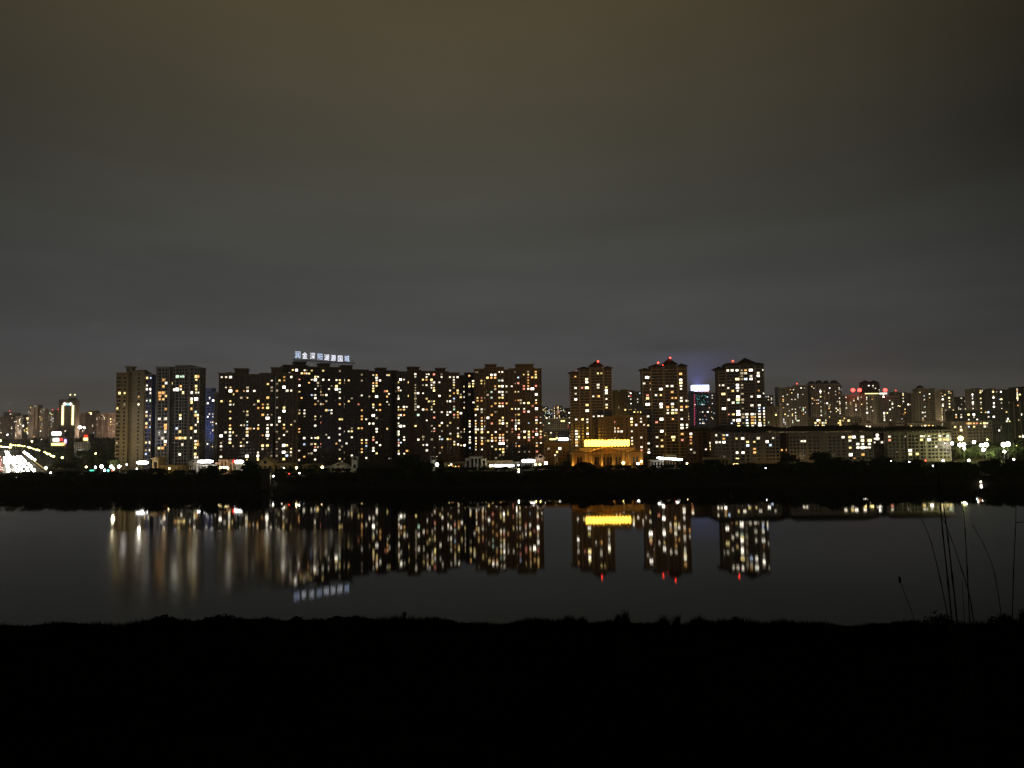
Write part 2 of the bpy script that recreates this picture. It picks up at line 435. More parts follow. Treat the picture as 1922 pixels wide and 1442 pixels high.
PINKB = mat('pinkish_render', (0.36, 0.27, 0.22), 0.9, 0.12); PINKT = mat('pinkish_trim', (0.5, 0.40, 0.34), 0.9, 0.1)
FARW = mat('far_grey_render', (0.30, 0.27, 0.22), 0.9, 0.1); FART = mat('far_pale_trim', (0.55, 0.48, 0.38), 0.9, 0.1)

OCHW = mat('weathered_ochre', (0.34, 0.26, 0.14), .9, .15)
# ---- left pair
building('apartment_tower', 'leftmost near tower with pale gable walls and a navy wing', 640, 8,
  [(217, 240, 700, 0, 14, OCHW), (240, 247, 704, -3, 12, GREY), (246.5, 270, 698, .6, 15), (270.5, 292, 703, -1, 13, NAVY)], CREAM, OCHW,
  Z2('135 540 y;187 543 y;108 700 y;335 570 o;337 663 w;262 390 y;263 785 W;120 335 y;412 385 y;408 460 w;410 500 w;465 490 W;452 397 b;413 610 w;460 612 g;411 735 w;414 797 y;462 790 w;467 820 w;412 852 y;412 878 o;466 910 b;412 1065 y;465 1063 w;412 1125 y;460 1122 w;412 1187 b;503 520 w;503 820 w;187 665 d;262 870 d;262 960 d;108 870 d;108 1050 d'),
  pents=[(230, 246, 687, 'flat'), (252, 268, 694, 'flat')], style='band', ww=1.3, pitch=4.4)
building('apartment_tower', 'tall lattice-balconied tower between the leftmost tower and the blue one', 640, 4,
  [(292, 318, 689, .4, 16), (318.3, 328, 692, -3, 14), (328.3, 356, 686, 1, 17), (356.3, 384, 690, 0, 15)], GREY, GREYT,
  Z2('742 362 g;770 362 g;795 362 g;605 400 o;612 435 w;594 470 o;668 435 y;775 465 o;745 505 W;775 500 w;803 540 y;555 572 o;623 572 y;558 607 o;600 607 o;605 540 o;562 535 o;610 708 o;775 775 y;770 808 w;552 806 w;605 810 w;625 810 w;735 912 b;605 880 o;625 880 o;605 915 o;612 945 w;572 1015 w;775 945 y;720 1022 o;745 1020 o;770 1018 y;800 1018 y;820 1018 y;540 1125 y;590 1127 o;620 1080 o;612 1050 w;773 1187 w;930 372 y;973 378 o;928 408 y;928 475 y;930 510 y;937 543 w;975 547 w;935 608 W;878 603 w;878 637 y;880 700 o;928 742 g;932 778 o;975 768 w;975 812 y;880 905 o;932 880 w;932 945 w;978 850 w;932 1045 w;972 1050 o;930 1080 y;975 1080 o;928 1110 y;930 1180 y;932 1215 w;978 1213 w;880 1010 w;890 540 w;690 510 w;790 1090 w'),
  style='frame', ww=2.1, wh=1.85, pitch=4.0, pents=[(330, 346, 684, 'flat')])
building('apartment_tower', 'narrow tower lit blue, half hidden behind the tall brown block', 900, 0,
  [(385, 397, 729, 0, 12), (397.3, 406, 736, -1, 12)], BLUEW, BLUEW,
  Z2('1115 610 W;1075 762 w;1115 755 w;1055 792 W;1115 790 w;1085 845 w;1115 845 y;1115 875 w;1113 935 y;1085 965 o;1118 1107 y;1055 1083 w;1075 588 w;1050 660 w'), style='frame')
building('apartment_tower', 'slim unlit grey slab between the blue tower and the brown block', 820, 0, [(402, 416, 738, 0, 14)], GREY, GREYT,
  Z2('1150 875 w'), style='pier')
# ---- long row
building('apartment_tower', 'broad brown block with a wide flared penthouse, left end of the long row', 668, 12,
  [(410, 440, 701, .6, 17), (440.3, 487, 703, -1.2, 16), (487.3, 516, 701, .3, 17)], BROWN, BROWNT,
  Z2('1195 390 w;1280 378 w;1297 380 w;1286 525 W;1288 630 y;1287 663 w;1283 740 y;1290 810 y;1290 880 o;1288 915 y;1290 950 w;1322 955 y;1296 985 w;1240 950 w;1195 985 W;1285 1022 W;1292 1055 y;1198 1085 w;1462 525 w;1535 522 w;1462 598 y;1577 628 y;1580 695 o;1460 740 y;1400 878 w;1463 840 g;1462 878 b;1463 915 w;1463 948 y;1463 980 w;1495 910 o;1535 915 w;1581 878 w;1580 910 o;1463 1050 w;1395 1090 w;1580 1158 w;1580 1195 W;1578 1225 y;1462 1195 W;1465 1225 y;1675 445 y;1680 588 o;1675 657 y;1675 692 y;1622 660 o;1627 697 o;1625 767 o;1673 768 w;1680 803 W;1677 875 w;1718 877 w;1680 910 w;1680 945 w;1678 985 W;1675 1022 w;1628 1092 y;1677 1095 y;1628 1130 w;1627 985 o'),
  pents=[(437, 464, 691, 'flat'), (421, 432, 698, 'flat')], fill=.07, fillc='dddddywo')
building('apartment_tower', 'brown block with a warm lit strip up its corner, right of the flared penthouse', 672, 12,
  [(517, 549, 701, .5, 17), (549.3, 560, 702, 1.2, 16)], BROWN, BROWNT,
  Z3('185 375 o;183 410 o;257 373 w;185 480 W;217 517 w;257 517 w;183 697 y;185 735 W;180 870 y;182 908 o;186 985 w;185 1085 W;260 1120 y;185 1162 W;213 1190 b;265 1158 w;187 1232 y;135 795 w;110 450 d;110 520 d;110 600 d;110 700 d;110 870 d;110 950 d;110 1050 d;110 1130 d;110 1200 d'),
  pents=[(506, 531, 689, 'flat')], fill=.07, fillc='dddddywo')
building('apartment_tower', 'tallest block of the long row, carrying the white character sign', 705, 27,
  [(533, 577, 686, .5, 18), (577.4, 600, 689, -1.5, 16), (600.4, 645, 690, .8, 18), (645.4, 692, 694, -.4, 17)], DARKB, DARKT,
  Z3('312 298 W;393 292 w;358 325 y;395 325 o;420 327 w;473 322 y;588 312 y;337 402 r;343 463 W;330 530 y;365 588 o;473 395 w;511 395 W;512 360 y;727 403 w;762 408 y;810 407 W;855 415 y;760 440 y;808 440 o;727 463 y;727 500 W;760 503 g;762 535 w;512 495 w;475 555 b;512 557 w;512 597 w;562 557 w;588 570 o;622 563 w;760 600 w;511 660 o;563 658 w;588 663 o;765 658 o;808 658 w;395 720 w;398 755 w;622 722 y;652 722 b;676 722 w;512 790 y;563 788 w;765 822 y;785 825 y;562 852 r;510 888 w;760 915 w;338 930 o;340 957 o;813 942 w;860 940 w;890 940 y;762 978 w;655 1007 w;888 1005 w;396 1018 w;480 1018 w;515 1018 w;540 1022 y;395 1083 b;515 1083 y;563 1080 r;512 1118 r;728 1075 o;762 1043 w;836 1068 w;343 1153 w;513 1153 w;810 1165 y;395 1215 o;893 1187 w;343 1250 w;512 1248 w;760 1227 y;810 1225 y;645 403 w;645 500 w;992 325 y;960 322 y;992 573 w;962 660 r;995 727 o;995 790 o;993 820 o;1043 817 w;960 910 y;995 912 o;995 1040 y;995 1068 o;1042 1090 b;995 1130 o;998 1160 y;1040 1213 w;1040 1060 o'),
  pents=[(553, 577, 678, 'flat'), (600, 622, 681, 'flat'), (643, 664, 685, 'flat')], fill=.07, fillc='dddddywo')
building('apartment_tower', 'dark block with one small penthouse, right of the block with the character sign', 742, 18,
  [(690, 718, 697, 0, 16), (718.4, 747, 696, .7, 17)], DARKB, DARKT,
  Z3('1110 353 w;1145 380 w;1147 408 w;1182 407 w;1112 437 o;1147 435 o;1112 465 w;1147 465 y;1112 495 y;1110 525 y;1147 580 W;1113 665 y;1113 695 w;1150 720 w;1183 718 o;1115 778 W;1147 922 w;1147 948 w;1112 1005 y;1115 1035 r;1150 1063 w;1118 1118 w;1116 1147 W;1150 1175 y;1185 1090 w;1110 868 w;1272 350 y;1235 520 r;1253 520 o;1277 548 w;1257 632 w;1257 915 y'),
  pents=[(706, 727, 690, 'flat')], fill=.07, fillc='dddddywo')
building('apartment_tower', 'wide dark block with two small penthouses in the middle of the long row', 735, 14,
  [(746, 768, 698, .4, 17), (768.4, 790, 695, 1, 17), (790.4, 818, 697, -.8, 16), (818.4, 842, 698, .7, 17), (842.4, 863, 700, -.2, 16)], DARKB, DARKT,
  Z3('1325 490 w;1327 575 w;1327 605 w;1395 405 W;1430 402 w;1363 435 y;1363 518 o;1395 520 w;1480 427 y;1480 572 y;1330 690 w;1330 720 y;1365 690 w;1433 690 w;1433 718 y;1460 685 w;1327 775 o;1330 805 y;1365 773 w;1400 773 w;1433 773 o;1365 802 w;1330 863 w;1365 888 w;1398 888 W;1430 886 w;1330 945 w;1363 975 w;1435 1005 w;1435 1032 w;1330 1033 b;1330 1060 r;1332 1093 y;1365 1060 w;1400 1060 b;1363 1143 y;1330 1180 w;1435 1175 w;1465 1143 o;1480 1143 o;1550 348 w;1552 378 w;1550 490 d;1550 460 d;1550 520 d;1550 550 d;1550 575 d;1550 605 d;1550 630 d;1550 655 d;1550 690 d;1550 717 d;1577 543 w;1580 685 w;1578 768 g;1582 1025 w;1633 545 w;1670 460 w;1668 350 w;1668 375 w;1668 403 o;1693 350 w;1748 350 r;1720 403 y;1720 460 w;1748 440 w;1720 490 w;1748 492 y;1748 522 Y;1668 603 y;1690 630 y;1745 632 y;1745 660 y;1722 685 y;1633 717 w;1670 718 o;1722 715 w;1748 743 w;1672 828 w;1748 800 r;1748 915 w;1748 942 r;1633 1085 w;1672 1087 w;1675 1143 w')
  + Z4('243 303 w;268 377 w;358 380 w;398 383 w;400 410 w;400 440 w;400 470 y;440 380 w;248 575 w;360 522 w;360 577 y;400 548 o;440 525 y;440 550 y;328 630 w;360 632 w;400 600 b;330 742 w;362 742 w;335 770 w;400 715 g;272 742 w;273 852 w;252 878 y;400 770 r;440 745 y;440 775 o;440 798 o;250 992 w;250 1020 w;275 1020 b;335 1020 y;362 1018 o;362 965 w;442 965 w;442 992 y;405 1047 w;442 1075 w;405 1075 y;362 852 y;440 908 w'),
  pents=[(766, 789, 688, 'flat'), (820, 839, 690, 'flat')], fill=.07, fillc='dddddywo')
building('apartment_tower', 'lower dark block recessed before the two brightest blocks of the row', 775, 6,
  [(862, 873, 705, -.5, 14), (873.3, 893, 700, 0, 15)], DARKB, DARKT,
  Z4('505 480 y;505 530 w;506 582 w;505 635 w;508 685 y;560 475 y;510 912 y;512 940 w;475 1093 y;512 1095 W;565 833 y;562 868 w;563 905 w;563 945 w;565 1000 w;563 1030 w;567 1058 w;567 1115 b;600 420 w;618 420 w;600 450 y;618 450 w;600 475 y;598 642 w;617 642 w'), fill=.07, fillc='dddddywo')
building('apartment_tower', 'brightly lit block whose top window glares white, second from the right end of the row', 750, 3,
  [(891, 910, 693, 0, 16), (910.3, 934, 690, .9, 17), (934.3, 947, 690, 0, 16), (947.3, 956, 694, -2, 15)], BROWN, BROWNT,
  Z4('687 410 y;715 412 y;685 440 y;717 440 y;722 465 r;750 378 y;788 342 W;825 345 w;790 378 o;825 378 o;875 320 w;907 320 w;872 412 g;900 408 w;873 470 y;907 468 W;948 465 w;875 530 w;907 530 w;790 537 g;790 590 g;875 590 y;907 590 y;645 592 y;645 622 o;687 590 r;718 590 w;690 622 o;835 650 o;875 650 o;907 650 r;948 648 o;875 683 w;910 683 w;622 700 o;622 720 o;645 712 w;687 712 w;718 712 w;793 683 o;793 772 o;755 803 W;690 800 o;722 800 o;690 830 w;722 830 w;690 862 o;722 862 r;690 890 y;725 893 W;690 920 w;722 925 w;622 780 w;622 835 w;620 865 o;620 893 w;622 920 w;622 947 y;648 922 w;620 1000 w;622 1028 y;622 1055 w;625 1083 y;625 1140 w;690 1018 w;720 1018 w;690 1045 y;722 1045 y;757 1045 y;690 1075 o;750 952 y;795 980 y;795 1005 o;795 1048 w;798 1107 w;838 955 w;832 1015 o;835 1045 o;875 980 o;910 980 o;875 1010 w;910 1010 w;875 1042 w;910 1042 r;877 1072 W;915 1068 W;877 1137 y;912 1137 o;697 1133 w;880 835 y;905 835 w;877 862 y;910 862 W;952 862 y;905 798 y;882 1190 d;908 1190 d;793 860 r'),
  pents=[(911, 934, 683, 'flat'), (934, 946, 688, 'flat')], fill=.07, fillc='dddddywo')
building('apartment_tower', 'brightly lit block with arched penthouse at the right end of the long row', 752, 2,
  [(956, 969, 692, -1, 16), (969.3, 1004, 691, .8, 18), (1004.3, 1018, 692, -.4, 16)], BROWN, BROWNT,
  Z4('1070 380 b;1040 435 w;1068 440 r;1000 465 w;1040 530 y;1070 530 w;1073 618 o;1040 618 r;1128 340 y;1172 342 y;1215 372 o;1252 320 o;1253 350 y;1255 378 y;1175 372 r;1172 402 o;1173 435 o;1125 462 r;1128 492 r;1173 465 o;1175 495 w;1218 495 W;1255 470 r;1255 560 W;1255 618 w;1130 645 w;1175 645 y;1255 650 o;1218 680 r;1008 710 y;1042 710 W;1072 710 w;1258 710 W;1130 710 w;1175 738 W;1132 740 r;1047 770 o;1075 770 y;1005 830 r;1043 828 w;1072 828 y;1040 860 w;1072 858 w;1045 890 W;1045 918 W;1075 920 y;1008 918 r;1005 950 r;1178 857 b;1260 797 r;1258 828 w;1258 858 y;1302 857 w;1258 912 w;1258 945 r;1262 978 W;1302 950 y;1132 950 w;1177 950 y;1177 980 y;1135 1010 y;1180 1012 w;1180 1042 r;1222 1010 r;1047 977 r;1075 977 r;1077 1010 w;1047 1070 w;1050 1100 o;1078 1100 o;1260 1068 w;1303 1068 w;1258 1095 o;1262 1155 r;1180 1160 d;1080 1160 d;1305 980 y;1305 1005 r;1220 945 r'),
  pents=[(969, 1004, 683, 'flat')], fill=.07, fillc='dddddywo')
# ---- three hip-roofed towers
building('apartment_tower', 'hip-roofed tower rising behind the golden sign', 722, -3,
  [(1070, 1089, 700, 0, 15), (1088.3, 1109, 692, .8, 16), (1109.3, 1134, 688, 0, 18), (1134.3, 1150, 691, .6, 15)], TOWERW, TOWERT,
  Z5('178 355 y;225 357 y;253 350 W;222 387 o;342 397 Y;338 435 W;340 493 Y;290 490 r;465 333 y;490 333 y;458 453 w;458 485 w;545 485 y;543 520 W;543 550 w;408 577 w;460 575 o;225 550 w;228 603 W;225 495 w;342 670 y;545 605 w;548 668 w;545 693 y;345 732 W;232 820 w;297 817 y;347 817 w;347 850 w;345 908 y;348 968 W;412 785 w;458 783 w;500 787 w;503 815 w;465 820 w;548 937 w;230 930 w;232 957 w;232 985 w;258 1010 y;232 1042 w;232 1068 o;230 1092 w'),
  style='band', ww=2.1, cornice=0, pents=[(1070, 1088, 696, 'hip', 700), (1088, 1108, 687, 'hip', 692), (1110, 1133, 676, 'hip', 687), (1136, 1150, 686, 'hip', 691)], beacons=[(1080, 698), (1123, 677.5), (1131, 685)])
building('apartment_tower', 'hip-roofed tower just left of the blue-crowned office tower', 715, -3,
  [(1204, 1224, 694, 0, 15), (1224.3, 1248, 688, .8, 16), (1248.3, 1274, 686, 0, 18), (1274.3, 1292, 687, .6, 15)], TOWERW, TOWERT,
  Z5('970 333 w;972 388 W;1007 437 o;1000 492 w;937 440 w;970 583 r;972 612 y;977 670 W;978 780 w;980 893 y;983 1060 w;985 1115 w;987 1175 W;1175 468 w;1228 470 w;1112 505 W;1110 570 y;1060 567 w;1230 530 o;1320 408 W;1322 438 Y;1322 472 w;1320 503 w;1315 345 o;1225 597 o;1265 597 o;1232 655 w;1112 660 W;1118 688 w;1190 687 o;1235 687 y;1182 717 w;1230 717 w;1272 717 w;1180 752 w;1238 752 y;1270 752 y;1322 593 w;1325 625 w;1382 625 w;1330 687 o;1380 685 o;1325 720 w;1118 815 W;1070 840 r;1235 815 o;1327 812 W;1327 878 W;1328 905 w;1382 875 w;1392 903 w;1118 940 W;1155 970 y;1330 968 o;1070 1000 w;1118 1033 y;1245 1000 Y;1245 1035 y;1330 1030 r;1068 1095 w;1122 1097 y'),
  style='band', ww=2.1, cornice=0, pents=[(1205, 1223, 690, 'hip', 694), (1224, 1247, 682, 'hip', 688), (1249, 1273, 671, 'hip', 684), (1276, 1292, 681, 'hip', 687)], beacons=[(1215, 693.5), (1237, 680), (1246, 684), (1259.5, 671)])
building('apartment_tower', 'hip-roofed tower with the most lit windows, right of the blue-crowned office tower', 705, -4,
  [(1345, 1365, 693, 0, 15), (1365.3, 1391, 685, .8, 17), (1391.3, 1420, 683, 0, 18), (1420.3, 1437, 684, .6, 15)], TOWERW, TOWERT,
  Z6('490 460 w;543 458 w;590 490 w;540 545 Y;545 712 W;592 765 r;592 612 w;588 308 w;630 303 w;680 305 W;833 297 W;778 297 o;780 328 w;905 327 w;908 365 W;960 303 w;833 360 w;840 390 W;782 390 b;687 400 Y;908 425 w;688 460 W;688 490 W;688 518 w;640 520 y;910 520 o;692 580 W;692 610 Y;692 643 g;833 577 w;912 577 W;640 645 w;912 672 w;838 670 w;693 735 W;695 770 W;697 828 W;697 860 y;697 890 y;640 765 y;648 828 w;628 870 b;782 765 w;785 797 w;787 828 b;785 860 w;787 888 g;838 765 w;875 765 w;840 797 o;875 797 y;840 828 o;878 828 w;840 860 o;878 860 w;850 890 w;912 735 b;915 765 w;915 797 w;915 828 y;915 860 w;918 890 W;965 735 w;965 765 w;968 797 w;970 828 y;970 860 y;975 888 w;965 700 b;925 705 b;975 535 w;740 310 d;740 345 d;740 375 d;740 410 d;740 450 d;740 490 d;740 550 d;740 600 d;740 650 d;740 700 d;740 750 d;740 800 d;740 850 d'),
  style='band', ww=2.2, cornice=0, pents=[(1345, 1364, 687, 'hip', 693), (1365, 1391, 680, 'hip', 685, .5), (1392, 1420, 670, 'hip', 682), (1421, 1437, 679, 'hip', 684)], beacons=[(1378, 677), (1393, 682)])
# ---- blocks between and around them
building('apartment_block', 'brown block with flat roof between the first two hip-roofed towers, behind the golden sign', 680, -2,
  [(1122, 1152, 783, 0, 14), (1152.3, 1180, 781, .6, 15), (1180.3, 1214, 781, -.4, 14)], BROWN, BROWNT,
  Z5('600 817 y;627 843 r;803 815 W;803 843 y;808 865 y;855 865 w;905 812 w;905 840 w;937 865 w;628 915 w;667 915 o;630 950 w;668 943 w;702 943 w;817 950 w;635 997 y;910 998 w;810 1022 w;810 1050 w;818 1080 y;908 1105 w;912 1130 r'), cat='apartment block', pents=[(1192, 1203, 774, 'flat')])
building('apartment_block', 'olive-lit slab behind the brown block, right of the golden-sign tower', 930, 0,
  [(1151, 1162, 733, 0, 14), (1162.3, 1168, 736, -2, 12), (1168.3, 1180, 732, .5, 14)], mat('ochre_render', (0.34, 0.24, 0.09), 0.9, 0.1), mat('ochre_trim', (0.42, 0.31, 0.13), 0.9, 0.1),
  Z5('740 725 y;672 690 d'), cat='apartment block')
building('apartment_block', 'distant grey pair of slabs touching the left side of the second hip-roofed tower', 1500, 0,
  [(1180, 1192, 733, 0, 16), (1192.3, 1204, 735, -2, 16)], FARW, FART, Z5('797 575 R;870 600 w;873 640 w;800 610 w'), cat='apartment block', fill=.12, maxwin=40)
building('shop_block', 'low yellow-lit shop roofs below the distant grey pair of slabs', 1100, 0, [(1178, 1205, 770, 0, 12)], CREAM, CREAMT, Z5('835 740 Y;870 735 y;905 738 y;855 755 o'), cat='shop building', maxwin=30, low=3)
building('office_tower', 'slim pale slab on the left of the blue-crowned office tower', 1600, 0, [(1292, 1300, 738, 0, 14)], FARW, FART, fill=.10, cat='office tower', maxwin=30)
building('office_tower', 'slim pale slab on the right of the blue-crowned office tower', 1610, 0, [(1331, 1345, 737, 0, 14)], FARW, FART,
  Z5('1645 570 w;1645 600 w;1650 655 w;1642 740 y;1640 800 y'), fill=.08, cat='office tower', maxwin=30)
# office tower with glowing crown
CROWN = emit('crown_light', (.55, .62, 1), 4, 0, True)
PINKL = emit('magenta_strip', (1, .12, .25), .8); TEAL = emit('teal_pixel', (.12, .75, .65), 1.2)
rt = building('office_tower', 'office tower with glowing white and blue crown', 1500, 0, [(1300, 1331, 733, 0, 28)], mat('steel_blue_cladding', (0.16, 0.18, 0.30), 0.5, 0.1), mat('steel_blue_trim', (0.24, 0.26, 0.40), 0.5, 0.1),
  Z5('1600 748 W;1545 750 w;1570 775 r;1465 662 w;1520 820 w;1550 820 b;1565 850 w;1545 850 w;1520 850 b;1585 820 b;1560 655 y'), style='frame', cat='office tower', fill=.06, fillc='bwd', maxwin=90, cornice=0, ww=2.2, wh=1.9, pitch=4, fh=3.8)
h, _o = root_hit['office tower with glowing white and blue crown']
x0, zt = h(1301.5, 723); x1, zb = h(1330, 734)
cb = MB().box(x0 - 1, x1 + 1, -.7, 18, zb + 1.5, zt, CROWN).box(x0 + 1, x1 - 1, -.5, 17, zb - .6, zb + 1.5, CROWN).build('crown_sign', _o)
for i in range(14):
    x, z = h(1303.5, 742 + i * 4.2)
    MB().box(x - .9, x + .9, -.75, -.2, z - 1.1, z + 1.1, PINKL).build('light_strip', _o)
tp = MB(); rg = random.Random(3)
for r_ in range(8):
    for c_ in range(12):
        if rg.random() < .42 - .03 * r_:
            x, z = h(1307 + c_ * 1.95, 743 + r_ * 2.3); tp.box(x - .45, x + .45, -.62, -.5, z - .4, z + .4, TEAL)
k_ = tp.build('pixel_light', _o); k_['kind'] = 'stuff'
for px in (1311, 1317, 1323, 1329):
    x, z = h(px, 734.5)
    MB().box(x - .9, x + .9, -.8, -.55, z - 2, z + 1.2, LIT['r']).build('sign_panel', _o)

# ---- low riverside blocks with a dark eaves band
LOWW = mat('low_block_render', (0.30, 0.26, 0.20), 0.9, 0.12); LOWT = mat('low_block_frame', (0.46, 0.41, 0.33), 0.9, 0.1)
def lowblock(label, segs, lit, D=612, w=LOWW, tr=LOWT, yaw=0, ex=(), **k):
    r = building('apartment_block', label, D, yaw, segs, w, tr, lit, style='frame', ww=2.0, wh=1.45, cornice=0, cat='apartment block', pitch=3.3, **k)
    h, _ = root_hit[label]
    for a, b_, e0, p0 in ex:
        x0, z0 = h(a, e0); x1, _z = h(b_, e0); z1 = h((a + b_) / 2, p0)[1]
        MB().box(x0 - 1.0, x1 + 1.0, -2.0, 17, z0 - 1.0, z0, ROOFM).hip(x0 + .3, x1 - .3, -.8, 15.5, z0 + .012, z1, ROOFM, ov=.9, ridge=.8).build('roof', r)
    return r
lowblock('unlit dark brown low block beneath the office tower, left end of the low row', [(1293, 1318, 806, 0, 14), (1318.4, 1341, 806, -1.5, 14)],
  Z5('1418 938 w;1420 968 w;1418 995 o;1420 1022 r;1427 1077 o;1435 1128 w;1460 1155 d;1640 1075 w;1640 1100 y;1640 1135 y;1585 1132 w'), D=640, w=DARKB, tr=DARKT, ex=[(1293, 1341, 807, 802)])
lowblock('pale grid-fronted low block directly below the most lit hip-roofed tower', [(1341, 1378, 811, 0, 14), (1378.3, 1406, 811, .6, 14), (1406.3, 1462, 812, 0, 14)],
  Z6('465 975 w;545 980 y;580 978 b;545 1020 o;505 1052 w;465 1050 w;548 1055 W;675 1020 y;740 1018 w;790 1050 y;863 1052 y;905 985 w;905 1010 w;1060 1020 w;1000 1055 W;680 1165 W;745 1162 W;868 1125 o;868 1160 o;795 1100 b;1030 1080 b'), ex=[(1338, 1464, 808, 800)])
lowblock('recessed dark link between the first two pale low blocks, one bright window at its top', [(1463, 1480, 812, 0, 10)], Z6('1208 958 W;1148 1122 o;1200 1130 o'), D=619, w=DARKB, tr=DARKT, ex=[(1464, 1480, 808, 802)])
lowblock('long pale low block in the middle of the low row, unlit at its left half', [(1480, 1500, 811, .5, 14), (1500.3, 1545, 811, 0, 14), (1545.3, 1590, 811, .5, 14), (1590.3, 1638, 811, 0, 14)],
  Z7('277 862 y;358 860 g;358 940 w;387 940 w;490 860 y;590 845 w;735 862 w;790 855 o;783 890 w;900 852 w;940 862 w;1060 850 w;862 890 y;903 892 W;1000 892 w;990 927 Y;1063 925 Y;860 940 w;945 965 w;995 965 w;1063 963 w;860 1000 y;942 998 w;993 1000 W;1030 1000 w;1063 997 w;870 1073 W;905 1098 o;990 1070 o'), ex=[(1480, 1640, 808, 799)])
lowblock('recessed dark link with two stacked glaring windows between the long and the last low block', [(1638, 1665, 812, 0, 10)],
  Z7('1145 880 W;1145 915 W;1162 830 w;1103 910 w;1105 945 w;1190 943 w'), D=619, w=DARKB, tr=DARKT, ex=[(1640, 1664, 808, 802)])
lowblock('rightmost low block with its whole top floor lit', [(1665, 1700, 811, 0, 14), (1700.3, 1735, 811, .6, 14), (1735.3, 1783, 812, 0, 14)],
  Z7('1265 845 w;1340 845 w;1400 845 w;1437 847 W;1480 845 W;1550 847 w;1600 847 W;1680 847 W;1720 845 w;1275 890 w;1272 915 r;1600 880 w;1632 880 w;1690 880 w;1680 918 W;1605 915 y;1437 870 w;1485 1030 W;1485 1065 Y;1555 1060 y;1760 990 w;1510 845 W;1310 845 w') + Z8('768 850 w;690 880 w;768 880 g;735 915 y;768 915 y;690 918 y'), ex=[(1664, 1784, 808, 800)])

# ---- right-hand skyline
RS = dict(depth=18, maxwin=60)
building('apartment_tower', 'small dark tower top just right of the most lit hip-roofed tower', 1150, 0, [(1438, 1453, 742, 0)], GREY, GREYT, Z6('1010 580 w;1010 610 w;1042 605 w;1045 650 w;985 580 b'), fill=.1, **RS)
building('apartment_block', 'pale blank-sided block right of the most lit hip-roofed tower', 900, 0, [(1441, 1462, 763, 0, 12)], CREAM, CREAMT, Z6('1090 777 Y;1000 860 g;1000 700 g'), cat='apartment block', maxwin=40)
building('apartment_tower', 'five-ribbed pale tower with one red lamp, first of the right skyline', 1050, 0,
  [(1458, 1466, 727, .6), (1466.3, 1483, 728, -1), (1483.3, 1498, 726, .6), (1498.3, 1518, 723, -1)], FARW, FART,
  Z7('170 500 o;172 520 y;160 470 w;137 550 y;255 497 w;290 497 w;215 548 w;258 600 w;292 600 w;232 615 w;292 637 w;258 655 y;295 670 w;377 600 g;170 580 o;137 620 o;290 700 w;260 720 w;265 740 g;180 705 b;172 740 b;300 690 w;240 405 o;285 370 r;272 395 w;255 425 y;375 450 w'), fill=.06, beacons=[(1498, 720)], **RS)
building('apartment_tower', 'wide tower crowned by four round domes', 1080, 0,
  [(1517, 1533, 722, .6), (1533.3, 1549, 722, -.8), (1549.3, 1564, 722, .6), (1564.3, 1583, 722, -.8)], GREY, FART,
  Z7('557 395 w;557 435 w;560 470 y;597 485 o;597 420 y;600 543 w;560 520 w;563 610 w;563 580 w;487 505 o;598 630 g;640 560 w;645 580 w;715 410 w;755 380 w;755 400 w;715 450 w;755 485 w;735 520 w;757 515 w;755 560 y;720 620 y;720 590 w;735 605 w;757 600 w;757 640 w;560 660 w;785 395 b;470 545 w;485 340 W'), fill=.06,
  pents=[(1523, 1536, 715, 'dome'), (1537, 1550, 713, 'dome'), (1551, 1563, 714, 'dome'), (1565, 1580, 713, 'dome')], **RS)
building('apartment_tower', 'mid-height pale tower under the left pair of red lamps', 1000, 0, [(1580, 1598, 742, 0), (1598.3, 1621, 741, .6)], FARW, FART,
  Z7('825 480 w;810 535 w;825 590 w;925 605 W;900 510 w;920 550 y;945 475 w;978 550 y;940 490 w;870 560 w;980 480 w'), fill=.07, **RS)
building('apartment_tower', 'dark tower with twin peaked hats behind the lamp-topped towers', 1250, 0, [(1623, 1654, 722, 0)], mat('reddish_render', (0.26, 0.15, 0.12), .9, .1), GREY,
  Z7('1058 358 W;1102 355 w;1127 390 w;1200 400 w'), fill=.03, pents=[(1623, 1638, 713, 'hip', 719), (1640, 1653, 713, 'hip', 719)], **RS)
YSTRIP = emit('yellow_light_strip', (1, .80, .35), 2.2); WSTRIP = emit('white_light_strip', (1, .9, .75), 5)
r_ = building('apartment_tower', 'pale ribbed tower with a yellow light strip along its roof edge', 990, 0, [(1623, 1630, 739, .8), (1630.3, 1642, 740, -.8), (1642.3, 1649, 739, .8)], FARW, FART,
  Z7('1097 497 o;1085 580 w;1112 580 w;1028 480 w;1028 500 w;1025 535 w;1020 600 w;1022 640 W;1020 570 w;1097 610 w'), fill=.05, **RS)
h, _o = root_hit['pale ribbed tower with a yellow light strip along its roof edge']; x0, z = h(1623, 739); x1, _ = h(1648, 739)
MB().box(x0, x1, -1.6, -.9, z - .8, z + .6, YSTRIP).build('light_strip', _o)
r_ = building('apartment_tower', 'ribbed tower with a white light strip and a single red lamp', 995, 0, [(1649.5, 1665, 739, .4), (1665.3, 1690, 744, -.6)], FARW, FART,
  Z7('1212 482 W;1212 460 w;1215 635 W;1217 655 w;1217 675 w;1217 700 w;1217 718 w;1250 638 Y;1285 600 W;1310 585 w;1305 530 w;1280 510 w;1305 470 w;1287 715 w;1268 435 y;1300 550 w'), fill=.05, **RS)
h, _o = root_hit['ribbed tower with a white light strip and a single red lamp']; x0, z = h(1650, 739); x1, _ = h(1664, 739)
MB().box(x0, x1, -1.2, -.5, z - .8, z + .8, WSTRIP).build('light_strip', _o)
